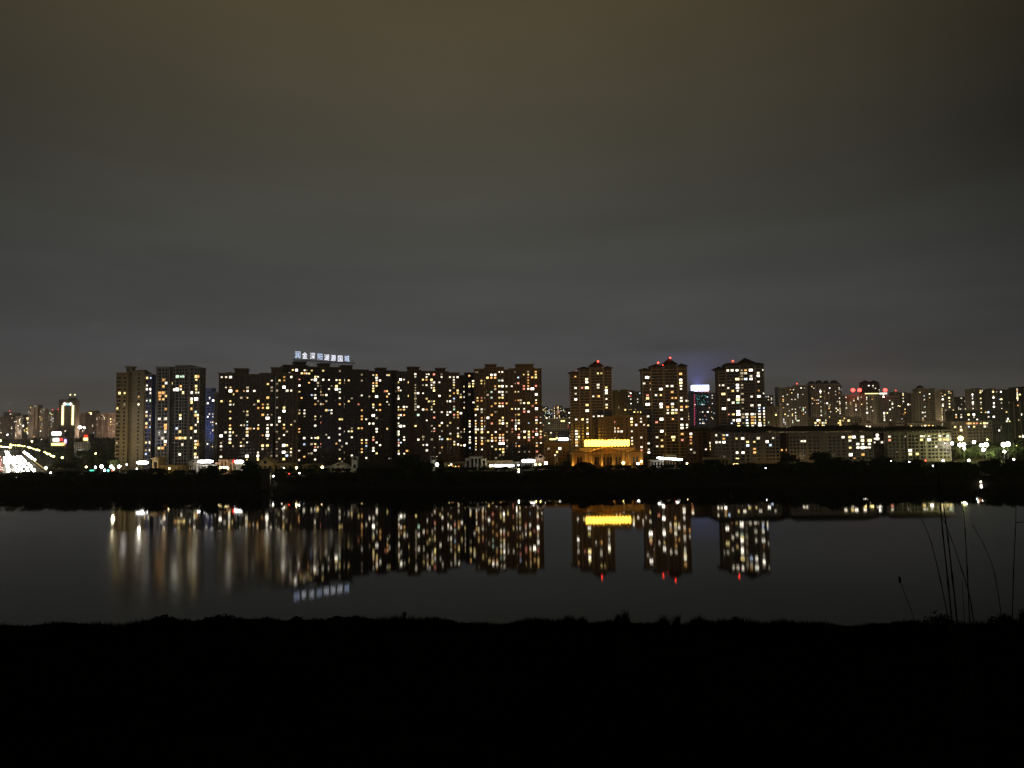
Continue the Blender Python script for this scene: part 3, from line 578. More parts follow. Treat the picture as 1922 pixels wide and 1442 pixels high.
building('apartment_tower', 'grey tower with a dim red roof sign right of the red lamps', 1120, 0, [(1680, 1704, 736, 0), (1704.3, 1714, 738, .8)], FARW, FART,
  Z7('1415 440 w;1415 455 y;1415 490 w;1418 520 w;1425 650 o;1435 640 o;1355 500 b;1320 470 w'), fill=.03, beacons=[(1684, 733)], **RS)
building('apartment_tower', 'windowless-looking pale tower with stepped top and round cap', 1060, 0, [(1713, 1726, 737, .4), (1726.3, 1745, 730, 0), (1745.3, 1758, 729, .7)], FARW, FART,
  Z7('1590 425 y;1635 495 w;1620 635 w;1645 635 w;1645 675 w;1620 695 w;1645 715 w'), fill=.015, pents=[(1729, 1741, 723, 'dome')], **RS)
building('apartment_tower', 'rounded pale tower with wide lit windows above the end of the low row', 1000, 0, [(1758, 1778, 731, 0), (1778.3, 1793, 733, -.8)], FARW, FART,
  Z8('720 465 w;715 495 W;718 550 w;693 435 o;785 420 y;785 485 Y;805 430 o;793 580 Y;672 597 y;698 610 y;700 640 y;710 685 g;800 683 Y;703 710 w;675 680 y'), fill=.05, **RS)
building('apartment_tower', 'short dark-topped tower in the dip of the right skyline', 1150, 0, [(1793, 1802, 749, 0), (1802.3, 1814, 745, .6)], GREY, GREYT, Z8('880 487 y;908 487 w;843 503 w;910 552 w;980 597 w;915 600 d'), fill=.04, **RS)
building('apartment_tower', 'dark twin-bay tower left of centre in the far right group', 980, 0, [(1815, 1832, 730, 0), (1832.3, 1845, 729, .8)], GREY, GREYT,
  Z8('1022 455 W;1025 452 b;1045 405 o;1005 530 W;1040 560 w;1035 590 w;1105 430 Y;1100 405 y;1110 485 Y;1108 560 d;1185 590 y;985 480 w;1180 530 w'), fill=.05, **RS)
building('apartment_tower', 'dark twin-bay tower with a cluster of lit top windows in the far right group', 985, 0, [(1854, 1872, 729, 0), (1872.3, 1884, 731, .8)], GREY, GREYT,
  Z8('1220 405 o;1245 420 Y;1245 460 o;1275 415 w;1320 425 W;1250 535 W;1235 570 W;1255 540 w;1330 490 Y;1325 535 w;1330 595 w;1325 628 W;1180 635 y;1250 680 W;1195 678 w'), fill=.05, **RS)
building('apartment_tower', 'unlit slab between the two dark twin-bay towers', 1150, 0, [(1845, 1855, 732, 0)], GREY, GREYT, fill=.03, **RS)
building('apartment_tower', 'unlit grey slab right of the twin-bay towers', 1100, 0, [(1884, 1899, 731, 0)], GREY, GREYT, fill=.03, **RS)
r_ = building('apartment_tower', 'tower cut by the right picture edge with two pale fins', 1300, 0, [(1898, 1922, 727, 0), (1922.3, 1945, 726, .6)], DARKB, DARKT,
  Z8('1490 395 w;1493 410 W;1495 430 w;1455 470 Y;1480 480 Y;1495 455 w;1500 495 w;1530 655 W;1545 870 y;1540 890 W;1500 885 y;1535 940 W;1495 710 y;1430 560 o;1470 385 o;1520 450 y'), pitch=4.4, ww=2.8, wh=2.2, depth=20)
h, _o = root_hit['tower cut by the right picture edge with two pale fins']
for a, b_ in ((1901, 1906), (1914, 1916), (1920, 1926)):
    x0, z = h(a, 754); x1, zz = h(b_, 826); MB().box(x0, x1, -2.2, -.3, max(0, zz), z, FART).build('fin', _o)
# lower things in front of the right skyline
low = dict(depth=14, maxwin=40, cat='apartment block')
building('apartment_block', 'low pale block with a grid front below the four-domed tower', 850, 0, [(1526, 1552, 783, 0), (1552.3, 1571, 785, .5)], CREAM, CREAMT, Z7('505 745 y;540 725 y;550 745 o;575 745 w;580 760 y;590 740 g;610 720 w;615 755 y;500 770 w;660 685 W;655 665 r;685 660 r;530 770 y'), style='frame', fill=.1, **low)
building('apartment_block', 'low pale block right of the grid-fronted one, below the left pair of red lamps', 850, 0, [(1572, 1595, 782, 0), (1595.3, 1617, 783, .5)], CREAM, CREAMT, Z7('790 720 y;765 720 y;800 690 y;850 720 Y;755 745 y;760 770 y;740 740 y;920 700 d;930 680 d'), fill=.1, **low)
building('apartment_block', 'lowest flat cream block with two roof huts, centre of the right skyline', 760, 0, [(1612, 1665, 795, 0)], CREAM, CREAMT, pents=[(1633, 1640, 790, 'flat'), (1658, 1664, 790, 'flat')], fill=.06, **low)
building('apartment_block', 'small cream stair hut showing above the low roof line', 760, 0, [(1682, 1697, 791, 0)], CREAM, CREAMT, fill=.06, **low)
building('apartment_block', 'low cream roof line lit yellow, below the tower with the round cap', 760, 0, [(1703, 1731, 795, 0), (1731.3, 1767, 791, .6)], CREAM, CREAMT, Z7('1610 765 y;1640 760 Y;1680 765 o;1720 760 y;1500 770 y'), pents=[(1744, 1751, 787, 'flat'), (1760, 1768, 789, 'flat')], fill=.06, **low)
building('apartment_block', 'mid-height grey block with scattered lamps, left of the far right group base', 860, 0, [(1789, 1812, 771, 0), (1812.3, 1838, 772, .6)], GREY, GREYT,
  Z8('858 635 y;857 665 w;855 680 o;910 633 o;905 663 w;915 685 w;985 655 Y;1040 650 W;985 708 w;1038 693 w;1073 708 w'), fill=.07, **low)
building('apartment_block', 'mid-height grey block right of the one with scattered lamps', 870, 0, [(1838.5, 1868, 770, 0), (1868.3, 1896, 768, .6)], GREY, GREYT,
  Z8('1120 633 y;1165 630 y;1250 680 W;1380 640 y;1395 710 W;1410 730 Y;1385 725 w;1195 678 w;1385 798 o'), fill=.05, **low)
building('shop_block', 'long low pale building with a lit top floor above the street lamps', 760, 0, [(1785, 1812, 792, 0), (1812.3, 1843, 791, .5), (1843.3, 1862, 790, 0)], CREAM, CREAMT,
  Z8('848 742 b;903 742 b;905 755 w;960 742 o;985 742 o;1005 742 o;1040 750 o;1070 755 r;1110 755 y;1155 742 Y;1180 742 w;845 790 Y;905 790 Y;985 787 b;1040 775 y;1155 790 w;1180 790 d'), **{**low, 'cat': 'shop building'})
building('shop_block', 'low dark building with a yellow sign under the unlit grey slab', 790, 0, [(1858, 1880, 796, 0), (1880.3, 1898, 793, .4)], GREY, GREYT, Z8('1230 770 Y;1260 770 Y;1280 770 Y;1305 830 W;1330 800 d'), **{**low, 'cat': 'shop building'})

# ---- gap between the row and the first hip-roofed tower
building('apartment_block', 'cluster of distant towers left of the gap beside the long row', 1900, 0, [(1019, 1030, 763, 0), (1030.3, 1037, 768, -1)], GREY, FART, fill=.35, depth=18, maxwin=60, cat='apartment block')
building('apartment_block', 'distant tower with bright yellow windows in the middle of the gap', 1850, 0, [(1040, 1056, 762, 0)], GREY, FART, fill=.35, fillc='yYwwor', depth=18, maxwin=60, cat='apartment block')
building('apartment_block', 'distant reddish tower on the right of the gap beside the long row', 1800, 0, [(1057, 1070, 766, 0)], PINKB, PINKT, fill=.25, depth=18, maxwin=60, cat='apartment block')
building('apartment_block', 'pale ribbed mid-distance block standing in the gap beside the long row', 1050, 0, [(1021, 1044, 786, 0), (1044.3, 1052, 788, -1), (1052.3, 1068, 785, .4)], FARW, FART,
  Z4('1520 833 Y;1545 833 Y;1605 810 R;1595 905 R;1590 870 r'), depth=14, maxwin=60, cat='apartment block', fill=.02)
building('shop_block', 'wide low grey hall below the pale ribbed block in the gap', 850, 0, [(1019, 1069, 808, 0)], GREY, GREYT, Z4('1410 955 w;1345 990 y;1470 1000 y'), depth=14, cat='shop building', maxwin=40)
building('shop_block', 'dark low block at the foot of the gap beside the palace', 640, 0, [(1020, 1068, 832, 0)], DARKB, DARKT, Z4('1500 1115 W;1470 1145 y;1385 1115 d;1455 1192 W'), depth=12, cat='shop building', maxwin=50)

# ---- left-hand skyline
FL = dict(depth=20, maxwin=45, pitch=4.2, ww=2.4, wh=2.0, fh=4.2)
Z1 = lambda s: unpack(s, 0, 720, 8.736)
Ls = [
 ('pale slab at the very left edge of the skyline', 2300, [(-14, 6, 783, 0)], PINKB, PINKT, '', .06, ()),
 ('double reddish slab under the leftmost red lamp', 2400, [(6, 15, 774, 0), (15.5, 31, 775, 1)], PINKB, PINKT, '200 500 y;200 560 y;245 630 w;115 610 w', .06, [(16, 772)]),
 ('dark tower with a ladder of white windows near the left edge', 2150, [(29, 41, 782, 0)], GREY, GREYT, '317 545 w;317 590 W;325 620 w;335 680 w;300 690 w;295 740 b;295 770 w;315 800 w;315 840 w;325 610 y;260 715 y', .08, ()),
 ('dark tower with yellow windows left of the twin white fins', 2100, [(42, 53, 779, 0)], GREY, GREYT, '440 575 Y;465 595 Y;465 640 W;490 655 o;445 745 Y;440 800 Y;400 760 y;400 800 y;460 720 y;480 835 w', .12, ()),
 ('tall grey tower with twin pale fins', 2250, [(53, 60, 763, 0), (60.4, 72, 760, 1)], GREY, FART, '500 400 Y;465 460 w;500 490 w;570 430 w;485 560 y;510 600 y', .06, ()),
 ('dark tower between the twin fins and the arch-lit tower', 2200, [(74, 83, 767, 0)], GREY, GREYT, '655 540 Y;665 590 y;685 655 b;685 690 w;675 600 y;675 790 W', .10, ()),
 ('mottled grey tower with a blue tint beside the dark one', 2300, [(84, 92, 773, 0), (92.3, 101, 772, 1)], FARW, GREYT, '745 490 b;765 510 w;825 475 g;850 500 y;845 550 y;740 460 w;850 600 w;750 515 b', .15, [(96.5, 769)]),
 ('grey tower touching the left side of the arch-lit tower', 2350, [(101, 109, 770, 0)], GREY, GREYT, '955 470 w;955 540 o;955 640 r', .12, [(107, 769)]),
 ('ribbed reddish slab right of the arch-lit tower', 2300, [(143, 151, 778, 0), (151.4, 160, 775, 1)], PINKB, PINKT, '', .05, ()),
 ('ribbed reddish slab with twin yellow roof lamps', 2350, [(161, 168, 774, 0), (168.4, 180, 771, 1)], PINKB, PINKT, '1460 480 Y;1495 490 Y;1360 510 w', .05, ()),
 ('plain reddish slab third from the leftmost near tower', 2300, [(181, 190, 777, 0)], PINKB, PINKT, '1585 490 w', .05, ()),
 ('plain reddish slab second from the leftmost near tower', 2250, [(190.6, 202, 776, 0)], PINKB, PINKT, '1660 510 w;1700 530 w;1710 550 w', .05, ()),
 ('reddish slab with a column of yellow windows beside the leftmost near tower', 2200, [(202.6, 219, 776, 0)], PINKB, PINKT, '1810 590 Y;1815 630 Y;1810 670 y;1870 490 Y;1760 490 w;1805 490 w;1815 765 o', .08, ()),
]
for lb, D, sg, w_, t_, lt, fl, bc in Ls:
    building('distant_tower', lb, D, 0, sg, w_, t_, Z1(lt), fill=fl, beacons=bc, cat='distant tower', **FL)
h, _o = root_hit['tall grey tower with twin pale fins']
for a, b_ in ((60, 65), (68.3, 71.8)):
    x0, z = h(a, 763); x1, zz = h(b_, 806); MB().box(x0, x1, -5, -1.2, zz, z, FART).build('fin', _o)
building('distant_tower', 'tall tower outlined by a glowing yellow arch with white ends', 2100, 0, [(109, 118, 750, -1), (118.3, 141, 751, 0)], GREY, GREYT, (), fill=.02, cat='distant tower', pents=[(126, 137, 747, 'flat')], **FL)
h, _o = root_hit['tall tower outlined by a glowing yellow arch with white ends']
ARCH = emit('arch_light', (1, .80, .38), 3.2)
for c_ in (118.8, 137.8):
    x, z1 = h(c_, 761); _x, z0 = h(c_, 798); MB().tube([(x, -2.2, z0), (x, -2.2, z1)], 2.5, 8, ARCH).build('light_strip', _o)
for c_ in (122.3, 133.3):
    x, z = h(c_, 758.5); MB().ball((x, -2.5, z), 4.2, 2.2, 3.4, WSTRIP).build('flood_lamp', _o)
x0, z = h(124.5, 759.5); x1, _ = h(131, 759.5); MB().box(x0, x1, -2.5, -1.2, z - 1.6, z + 1.6, emit('cyan_sign', (.2, .9, 1), 2.5)).build('roof_sign', _o)
for c_ in (129, 137.5):
    x, z = h(c_, 741); MB().tube([(x, 8, z - 16), (x, 8, z)], .5, 5, ROOFM).ball((x, 8, z), 1.6, 1.6, 1.6, LIT['Y']).build('mast_lamp', _o)
# low shops on the left plain
def shop(label, px0, px1, py0, D, wall=GREY, signs=(), lamps=()):
    building('shop_building', label, D, 0, [(px0, px1, py0, 0, 14)], wall, GREYT, cat='shop building', maxwin=20)
    h, o = root_hit[label]
    for a, b_, t_, bt, m in signs:
        x0, z1 = h(a, t_); x1, z0 = h(b_, bt); MB().box(x0, x1, -1.6, -.7, z0, z1, m).build('light_sign', o)
WS = emit('white_sign', (1, .97, .92), 12, 0, True); YS = emit('yellow_sign', (1, .75, .25), 3.5); OS = emit('orange_sign', (1, .35, .06), 2.2); RS_ = emit('red_sign', (1, .03, .02), 3); VS = emit('violet_sign', (.45, .35, 1), 3); GS = emit('green_sign', (.10, .9, .5), 2)
shop('dim hall with a long white sign under the arch-lit tower', 92, 122, 811, 1500, signs=[(98.5, 114.5, 811, 816.5, WS)])
shop('small shop with white, red and violet signs over an orange strip', 96, 126, 822, 1150, signs=[(101, 111, 823.5, 828, WS), (111.5, 118, 823.5, 827, RS_), (121.5, 125.5, 825, 832, VS), (97.5, 121, 832, 836, YS), (117, 123, 831, 835, OS)])
shop('small shop with a red and yellow sign left of the near towers', 155, 168, 815, 1200, signs=[(159, 164.5, 817, 822, RS_), (158, 165, 822, 827, YS)])
shop('dark flat-roofed sheds below the red and yellow sign', 140, 170, 831, 950, wall=GREY)

# ------------------------------------------------------------------ rooftop character sign
h, _o = root_hit['tallest block of the long row, carrying the white character sign']
SG = emit('sign_tube_white', (.86, .88, 1), 1.9)
SGB = emit('sign_tube_blue', (.60, .72, 1), 1.6)
x0, z0 = h(554, 679); x1, z1 = h(662, 684)
sg = thing('rooftop_sign', 'row of eight white glowing characters on the roof of the tallest block', 'rooftop sign', _o.location + Vector((0, 0, 0)), _o.rotation_euler.z)
zt0 = h(553, 675.5)[1]; zt1 = h(664, 681.5)[1]
fb = MB(); STEEL = mat('sign_steel', (.12, .11, .10), .6, .1)
fb.poly([(x0 - 2, 1, zt0 - .4), (x1 + 3, 1, zt1 - .4), (x1 + 3, 2, zt1 - .4), (x0 - 2, 2, zt0 - .4), (x0 - 2, 1, zt0 + .3), (x1 + 3, 1, zt1 + .3), (x1 + 3, 2, zt1 + .3), (x0 - 2, 2, zt0 + .3)],
        [(0, 3, 2, 1), (4, 5, 6, 7), (0, 1, 5, 4), (1, 2, 6, 5), (2, 3, 7, 6), (3, 0, 4, 7)], STEEL)
for i in range(17):
    q = i / 16; x = x0 + (x1 - x0) * q; z = zt0 + (zt1 - zt0) * q
    fb.box(x - .12, x + .12, 1.2, 1.5, z - 7.5, z + 3.0, STEEL)
fb.build('support_frame', sg)
CH = '润金深阳湖源国城'
cen = [(559, 667), (572.5, 668.5), (587, 669), (601, 670.5), (613.5, 672), (626, 673), (639, 674), (651.5, 674)]
for i, (ch, (px, py)) in enumerate(zip(CH, cen)):
    x, z = h(px, py)
    cu = bpy.data.curves.new('char', 'FONT'); cu.body = ch; cu.size = 7.2 if i < 1 else 6.6; cu.extrude = .08; cu.align_x = 'CENTER'; cu.align_y = 'CENTER'; cu.offset = -0.03
    to = bpy.data.objects.new('char', cu); COL.objects.link(to)
    dg = bpy.context.evaluated_depsgraph_get(); me = bpy.data.meshes.new_from_object(to.evaluated_get(dg)); me.name = 'character'
    me.materials.clear(); me.materials.append(SGB if i in (0, 3, 7) else SG)
    bpy.data.objects.remove(to)
    o = bpy.data.objects.new('character', me); COL.objects.link(o); o.parent = sg; o.location = (x, .9, z); o.rotation_euler.x = R(90); o.scale = (.80, 1, 1)

# ------------------------------------------------------------------ riverside pavilions (D about 565)
OCH = mat('ochre_plaster', (0.62, 0.47, 0.24), .9, .12); WHT = mat('white_plaster', (0.60, 0.58, 0.52), .9, .1); PNK = mat('pink_plaster', (0.55, 0.36, 0.27), .9, .1)
SLATE = mat('slate_roof', (0.07, 0.075, 0.09), .8, .2, 1.0)
def place(px0, px1, D, base=9.0):
    a = P(px0, 850, D).x; b_ = P(px1, 850, D).x; return (a + b_) / 2, (b_ - a) / 2
def zz(px, py, D): return P(px, py, D).z
def pavilion(label, name, px0, px1, pt, pb, D, kind, wall=OCH, peak=None, n=4, cat='pavilion'):
    cx, hw = place(px0, px1, D); gb = 9.0; zt = zz((px0+px1)/2, pt, D) - gb
    r = thing(name, label, cat, (cx, D, gb))
    if kind == 'gable':
        MB().box(-hw, hw, 0, 12, -.5, zt, wall).build('wall', r)
        zp = zz((px0+px1)/2, peak, D) - gb
        MB().gable(-hw - .3, hw + .3, .05, 11.9, zt + .01, zp - .5, wall).build('pediment', r)
        MB().poly([(-hw-1, -.6, zt-.1), (0, -.6, zp), (hw+1, -.6, zt-.1), (-hw-1, 12.6, zt-.1), (0, 12.6, zp), (hw+1, 12.6, zt-.1),
                   (-hw-1, -.6, zt+.45), (0, -.6, zp+.5), (hw+1, -.6, zt+.45), (-hw-1, 12.6, zt+.45), (0, 12.6, zp+.5), (hw+1, 12.6, zt+.45)],
                  [(0, 1, 7, 6), (1, 2, 8, 7), (6, 7, 10, 9), (7, 8, 11, 10), (0, 3, 4, 1), (1, 4, 5, 2), (3, 9, 10, 4), (4, 10, 11, 5), (0, 6, 9, 3), (2, 5, 11, 8)], wall).build('roof', r)
        for i in range(n):
            x = -hw + 2 * hw * (i + .5) / n; w_ = hw / n * .45
            wi_ = MB().box(x - w_, x + w_, -.08, .05, zt * .25, zt * .82, GLASS).build('window', r); MB().box(x - w_ - .15, x + w_ + .15, -.14, .02, zt * .25 - .2, zt * .25, wall).build('sill', wi_)
        for i in range(n + 1):
            x = -hw + .25 + (2 * hw - .5) * i / n
            MB().tube([(x, -.35, 0), (x, -.35, zt - .1)], .22, 8, wall).build('column', r)
        MB().box(-1, 1, -.1, .08, zt + .6, zt + (zp - zt) * .45 + .6, GLASS).build('attic_window', r)
    elif kind == 'arcade':
        MB().box(-hw, hw, 2.5, 12, -.5, zt - .8, wall).build('wall', r)
        MB().box(-hw - .4, hw + .4, -.4, 12.4, zt - .8, zt, wall).build('roof', r)
        for i in range(n + 1):
            x = -hw + .3 + (2 * hw - .6) * i / n
            MB().box(x - .3, x + .3, -.1, .5, -.5, zt - .81, wall).build('pillar', r)
        for i in range(n):
            x = -hw + .3 + (2 * hw - .6) * (i + .5) / n; w_ = hw / n * .6
            MB().box(x - w_, x + w_, 2.38, 2.6, .3, zt - 1.8, GLASS).build('window', r)
    elif kind == 'tower':
        MB().box(-hw, hw, 0, 2 * hw, -.5, zt - 3.2, wall).box(-hw - .3, hw + .3, -.3, 2 * hw + .3, zt - 3.2, zt - 2.8, wall).build('wall', r)
        lb = MB()
        for sx_ in (-1, 1):
            for y_ in (0.05, 2 * hw - .75): lb.box(sx_ * (hw - .35) - .35, sx_ * (hw - .35) + .35, y_, y_ + .7, zt - 2.8, zt - .6, wall)
        lb.build('belfry', r)
        MB().box(-hw - .5, hw + .5, -.5, 2 * hw + .5, zt - .6, zt, wall).build('roof', r)
        MB().box(-hw * .45, hw * .45, -.1, .05, zt * .25, zt * .5, GLASS).build('window', r)
    return r
pavilion('ochre chapel-like bell gable left of the ochre hall', 'bell_gable', 286.5, 298, 862, 882, 560, 'gable', OCH, 859, 1, 'pavilion')
pavilion('long ochre hall right of the bell gable, under a dark roof', 'riverside_hall', 298.5, 341, 874, 884, 563, 'arcade', OCH, n=7)
pavilion('white columned pavilion left of the long white sign', 'columned_pavilion', 356, 370, 869, 884, 560, 'gable', WHT, 864, 4)
pavilion('white arcade under the long white sign', 'riverside_arcade', 370.8, 405, 873, 884, 562, 'arcade', WHT, n=6)
pavilion('pinkish arcade behind the glowing yellow sign', 'riverside_arcade', 405.5, 437, 868, 884, 564, 'arcade', PNK, n=5)
pavilion('pinkish raised portal in the middle of the pinkish arcade', 'portal', 411.5, 427, 863, 884, 561, 'arcade', PNK, n=2)
pavilion('white arcade under the red and white sign', 'riverside_arcade', 438, 470, 871, 884, 566, 'arcade', WHT, n=6)
pavilion('ochre gabled house behind the shore tower', 'gabled_house', 484, 512, 872, 884, 562, 'gable', OCH, 859.5, 3, 'house')
pavilion('ochre colonnade right of the gabled house', 'colonnade', 512.6, 548, 870, 884, 566, 'arcade', OCH, n=4)
pavilion('low ochre wall hall between two warm street lamps', 'riverside_hall', 568, 602, 872, 884, 575, 'arcade', OCH, n=5)
pavilion('white gabled house beside the white bell tower', 'gabled_house', 621, 648, 876, 884, 562, 'gable', WHT, 869.5, 3, 'house')
pavilion('low white wing between the gabled house and the bell tower', 'riverside_hall', 603, 620.5, 876, 884, 565, 'arcade', WHT, n=3)
pavilion('low white wing touching the white bell tower', 'riverside_hall', 648.8, 659, 876, 884, 565, 'arcade', WHT, n=2)
pavilion('white bell tower right of the white gabled house', 'bell_tower', 660, 671, 857.5, 884, 560, 'tower', WHT, cat='tower')
pavilion('grey bell tower left of the glaring white lamp', 'bell_tower', 807.5, 818, 856.5, 884, 565, 'tower', WHT, cat='tower')
pavilion('long dim hall left of the stone portal', 'riverside_hall', 834, 873, 868, 884, 580, 'arcade', OCH, n=8)
pavilion('tall three-bay stone portal in front of the long row', 'stone_portal', 882, 904, 857, 884, 560, 'arcade', WHT, n=3, cat='portal')
pavilion('left lower wing of the stone portal', 'portal_wing', 874, 881.5, 861, 884, 561, 'arcade', WHT, n=1, cat='portal')
pavilion('right lower wing of the stone portal', 'portal_wing', 904.5, 912, 861, 884, 561, 'arcade', WHT, n=1, cat='portal')
pavilion('long dim hall behind the long white light strip', 'riverside_hall', 913, 962, 865, 884, 578, 'arcade', OCH, n=9)
pavilion('dim hall under the pill-shaped white sign', 'riverside_hall', 963, 1005, 867, 884, 576, 'arcade', GREYT, n=8)
pavilion('small pinkish gabled house right of the pill-shaped white sign', 'gabled_house', 1007, 1021, 861, 884, 562, 'gable', PNK, 853.5, 2, 'house')
pavilion('small chimney-like stone tower left of the lit bushes', 'stone_tower', 1041, 1047, 855, 884, 565, 'tower', OCH, cat='tower')
pavilion('dim ochre porch over the curved white light', 'porch', 1251, 1268, 854, 884, 580, 'arcade', OCH, n=3, cat='porch')
pavilion('small grey-white hut left of the curved white light', 'riverside_hut', 1221, 1245, 864, 884, 566, 'arcade', WHT, n=4, cat='hut')
pavilion('flat ochre riverside pavilion below the unlit dark low block', 'riverside_pavilion', 1326, 1369, 860, 884, 570, 'arcade', OCH, n=6)
# shore tower
r = thing('shore_tower', 'dark square tower standing at the water edge with a small window under its cap', 'tower', (P(499, 900, 509).x, 508.5, 0.5))
WOODD = mat('weathered_timber', (.10, .085, .065), .9, .3, 1.5)
zt = zz(499, 880, 509) - .5
MB().box(-2.3, 2.3, 0, 4.6, -1, zt - 3.5, WOODD).build('shaft', r)
MB().box(-3, 3, -.7, 5.3, zt - 3.5, zt - .5, WOODD).build('lookout', r)
MB().box(-3.6, 3.6, -1.3, 5.9, zt - .5, zt, ROOFM).build('roof', r)
MB().box(-.7, .7, -.8, -.6, zt - 2.7, zt - 1.3, GLASS).build('window', r)
for x in (-2.6, -1, 1, 2.6): MB().box(x - .18, x + .18, -.3, -.02, -1, zt - 3.51, WOODD).build('pilaster', r)

# ------------------------------------------------------------------ palace with golden sign
GOLDT = mat('glow_tinted_trim', (0.68, 0.44, 0.15), .8, .1); PAL = mat('glow_tinted_stone', (0.46, 0.24, 0.055), .85, .12)  # orange floodlight glow put into the stone and trim colours
D = 560; cx, hw = place(1073, 1207, D)
pal = thing('palace', 'neoclassical palace with three pediments under the golden sign', 'palace', (cx, D, 9))
def lx(px): return P(px, 855, D).x - cx
zt = zz(1140, 850, D) - 9
wb = MB().box(-hw, hw, 0, 16, -.5, zt, PAL); wb.build('wall', pal)
def pediment(a, b_, pk):
    x0, x1 = lx(a), lx(b_); zp = zz((a+b_)/2, pk, D) - 9
    MB().gable(x0, x1, -.5, 10, zt + .02, zp - .4, PAL).build('pediment', pal)
    c_ = (x0 + x1) / 2
    for s0, s1 in ((x0 - .8, c_), (x1 + .8, c_)):
        MB().poly([(s0, -1.4, zt + .1), (s1, -1.4, zp - .2), (s1, 10.3, zp - .2), (s0, 10.3, zt + .1), (s0, -1.4, zt + .7), (s1, -1.4, zp + .4), (s1, 10.3, zp + .4), (s0, 10.3, zt + .7)],
                  [(0, 1, 2, 3), (4, 7, 6, 5), (0, 4, 5, 1), (1, 5, 6, 2), (2, 6, 7, 3), (3, 7, 4, 0)], GOLDT).build('roof', pal)
pediment(1075, 1101, 845); pediment(1107, 1174, 838.5); pediment(1180, 1205, 844.5)
MB().box(-hw - .6, hw + .6, -1.1, 16.4, zt - .55, zt, GOLDT).build('cornice', pal)
for px in (1075, 1098, 1110, 1129, 1150.5, 1170, 1181, 1203.5):
    x = lx(px); pi_ = MB().box(x - .75, x + .75, -.6, .1, -.5, zt - .56, GOLDT).build('pilaster', pal); MB().box(x - 1, x + 1, -.8, .09, zt - 1.5, zt - .9, GOLDT).build('capital', pi_)
WARMIN = emit('palace_window_glow', (1, .5, .12), .10)
for px in (1085, 1091, 1117.5, 1123, 1134, 1140.5, 1146.5, 1157, 1163, 1189.5, 1195.5):
    x = lx(px); w_ = .85; z0, z1 = zt * .28, zt * .68
    a = [(x + w_ * math.cos(t_), z1 + w_ * math.sin(t_)) for t_ in [math.pi * k / 8 for k in range(9)]]
    out = [(x - w_, z0), (x + w_, z0)] + a
    n_ = len(out)
    MB().poly([(p, -.06, q) for p, q in out] + [(p, .04, q) for p, q in out], [tuple(range(n_)), tuple(range(2*n_-1, n_-1, -1))] + [(i, i + n_, (i+1) % n_ + n_, (i+1) % n_) for i in range(n_)], mat('palace_glass', (.05, .025, .01), .3, 0)).build('arched_window', pal)
for px in (1091, 1140, 1192):
    x = lx(px); MB().box(x - 1.3, x + 1.3, -.12, .05, -.4, zt * .26, mat('palace_door', (.12, .06, .02), .6, .1)).build('door', pal)
# golden sign
D2 = 556.5; cx2, hw2 = place(1097, 1182, D2)
GOLD = emit('golden_sign_light', (1, .50, .05), 9, 0, True)
gs = thing('golden_sign', 'row of glaring golden characters above the palace', 'rooftop sign', (cx2, D2, 9))
zb, zt2 = zz(1140, 838, D2) - 9, zz(1140, 825.5, D2) - 9
fr = MB()
for i in range(12):
    x = -hw2 + 2 * hw2 * i / 11; fr.box(x - .15, x + .15, .8, 1.2, 0, zt2, STEEL)
fr.box(-hw2, hw2, .5, .78, zb - .4, zb - .1, STEEL).box(-hw2, hw2, .5, .78, zt2 - .4, zt2 - .1, STEEL); fr.build('support_frame', gs)
rg = random.Random(5)
for i in range(14):
    w_ = 2 * hw2 / 14; x = -hw2 + w_ * (i + .5); q = MB(); e_ = rg.uniform(-.25, .25)
    q.box(x - w_ * .46, x + w_ * .46, -.3, .3, zb + .5, zt2 - .5 + e_, GOLD).box(x - w_ * .28, x + w_ * .28, -.28, .28, zb, zb + .5, GOLD).box(x - w_ * .2, x + w_ * .3, -.26, .26, zt2 - .5 + e_, zt2 + e_, GOLD)
    q.build('character', gs)
# hall under the golden sign
building('shop_block', 'brown hall behind the palace and the golden sign', 601, 0, [(1088, 1190, 842, 0, 14)], BROWN, BROWNT, cat='shop building', maxwin=20)

# ------------------------------------------------------------------ lights
def plight(name, loc, col, p, rad=.6):
    l = bpy.data.lights.new(name, 'POINT'); l.energy = p; l.color = col; l.shadow_soft_size = rad
    o = bpy.data.objects.new(name, l); COL.objects.link(o); o.location = loc; return o
def spot(name, loc, tgt, col, p, ang=80, rad=.5):
    l = bpy.data.lights.new(name, 'SPOT'); l.energy = p; l.color = col; l.spot_size = R(ang); l.spot_blend = .8; l.shadow_soft_size = rad
    o = bpy.data.objects.new(name, l); COL.objects.link(o); o.location = loc
    o.rotation_euler = (Vector(tgt) - Vector(loc)).to_track_quat('-Z', 'Y').to_euler(); return o
GOLDC = (1, .55, .12)
for px in (1075, 1098, 1110, 1129, 1150.5, 1170, 1181, 1203.5):
    x = cx + lx(px); spot('facade_floodlight', (x, D - 2.6, 9.6), (x, D, 9 + zt if False else 19), (1, .60, .18), 2300, 70)
for f in (-.5, .5):
    spot('sign_flare_spot', (cx2 + hw2 * f, D2 + 3, 9 + zb + 5), (cx2 + hw2 * f, D2 + 100, 45), (1, .48, .05), 60000, 120, 1.5)  # spots added behind the sign, imitating lens flare on the facades
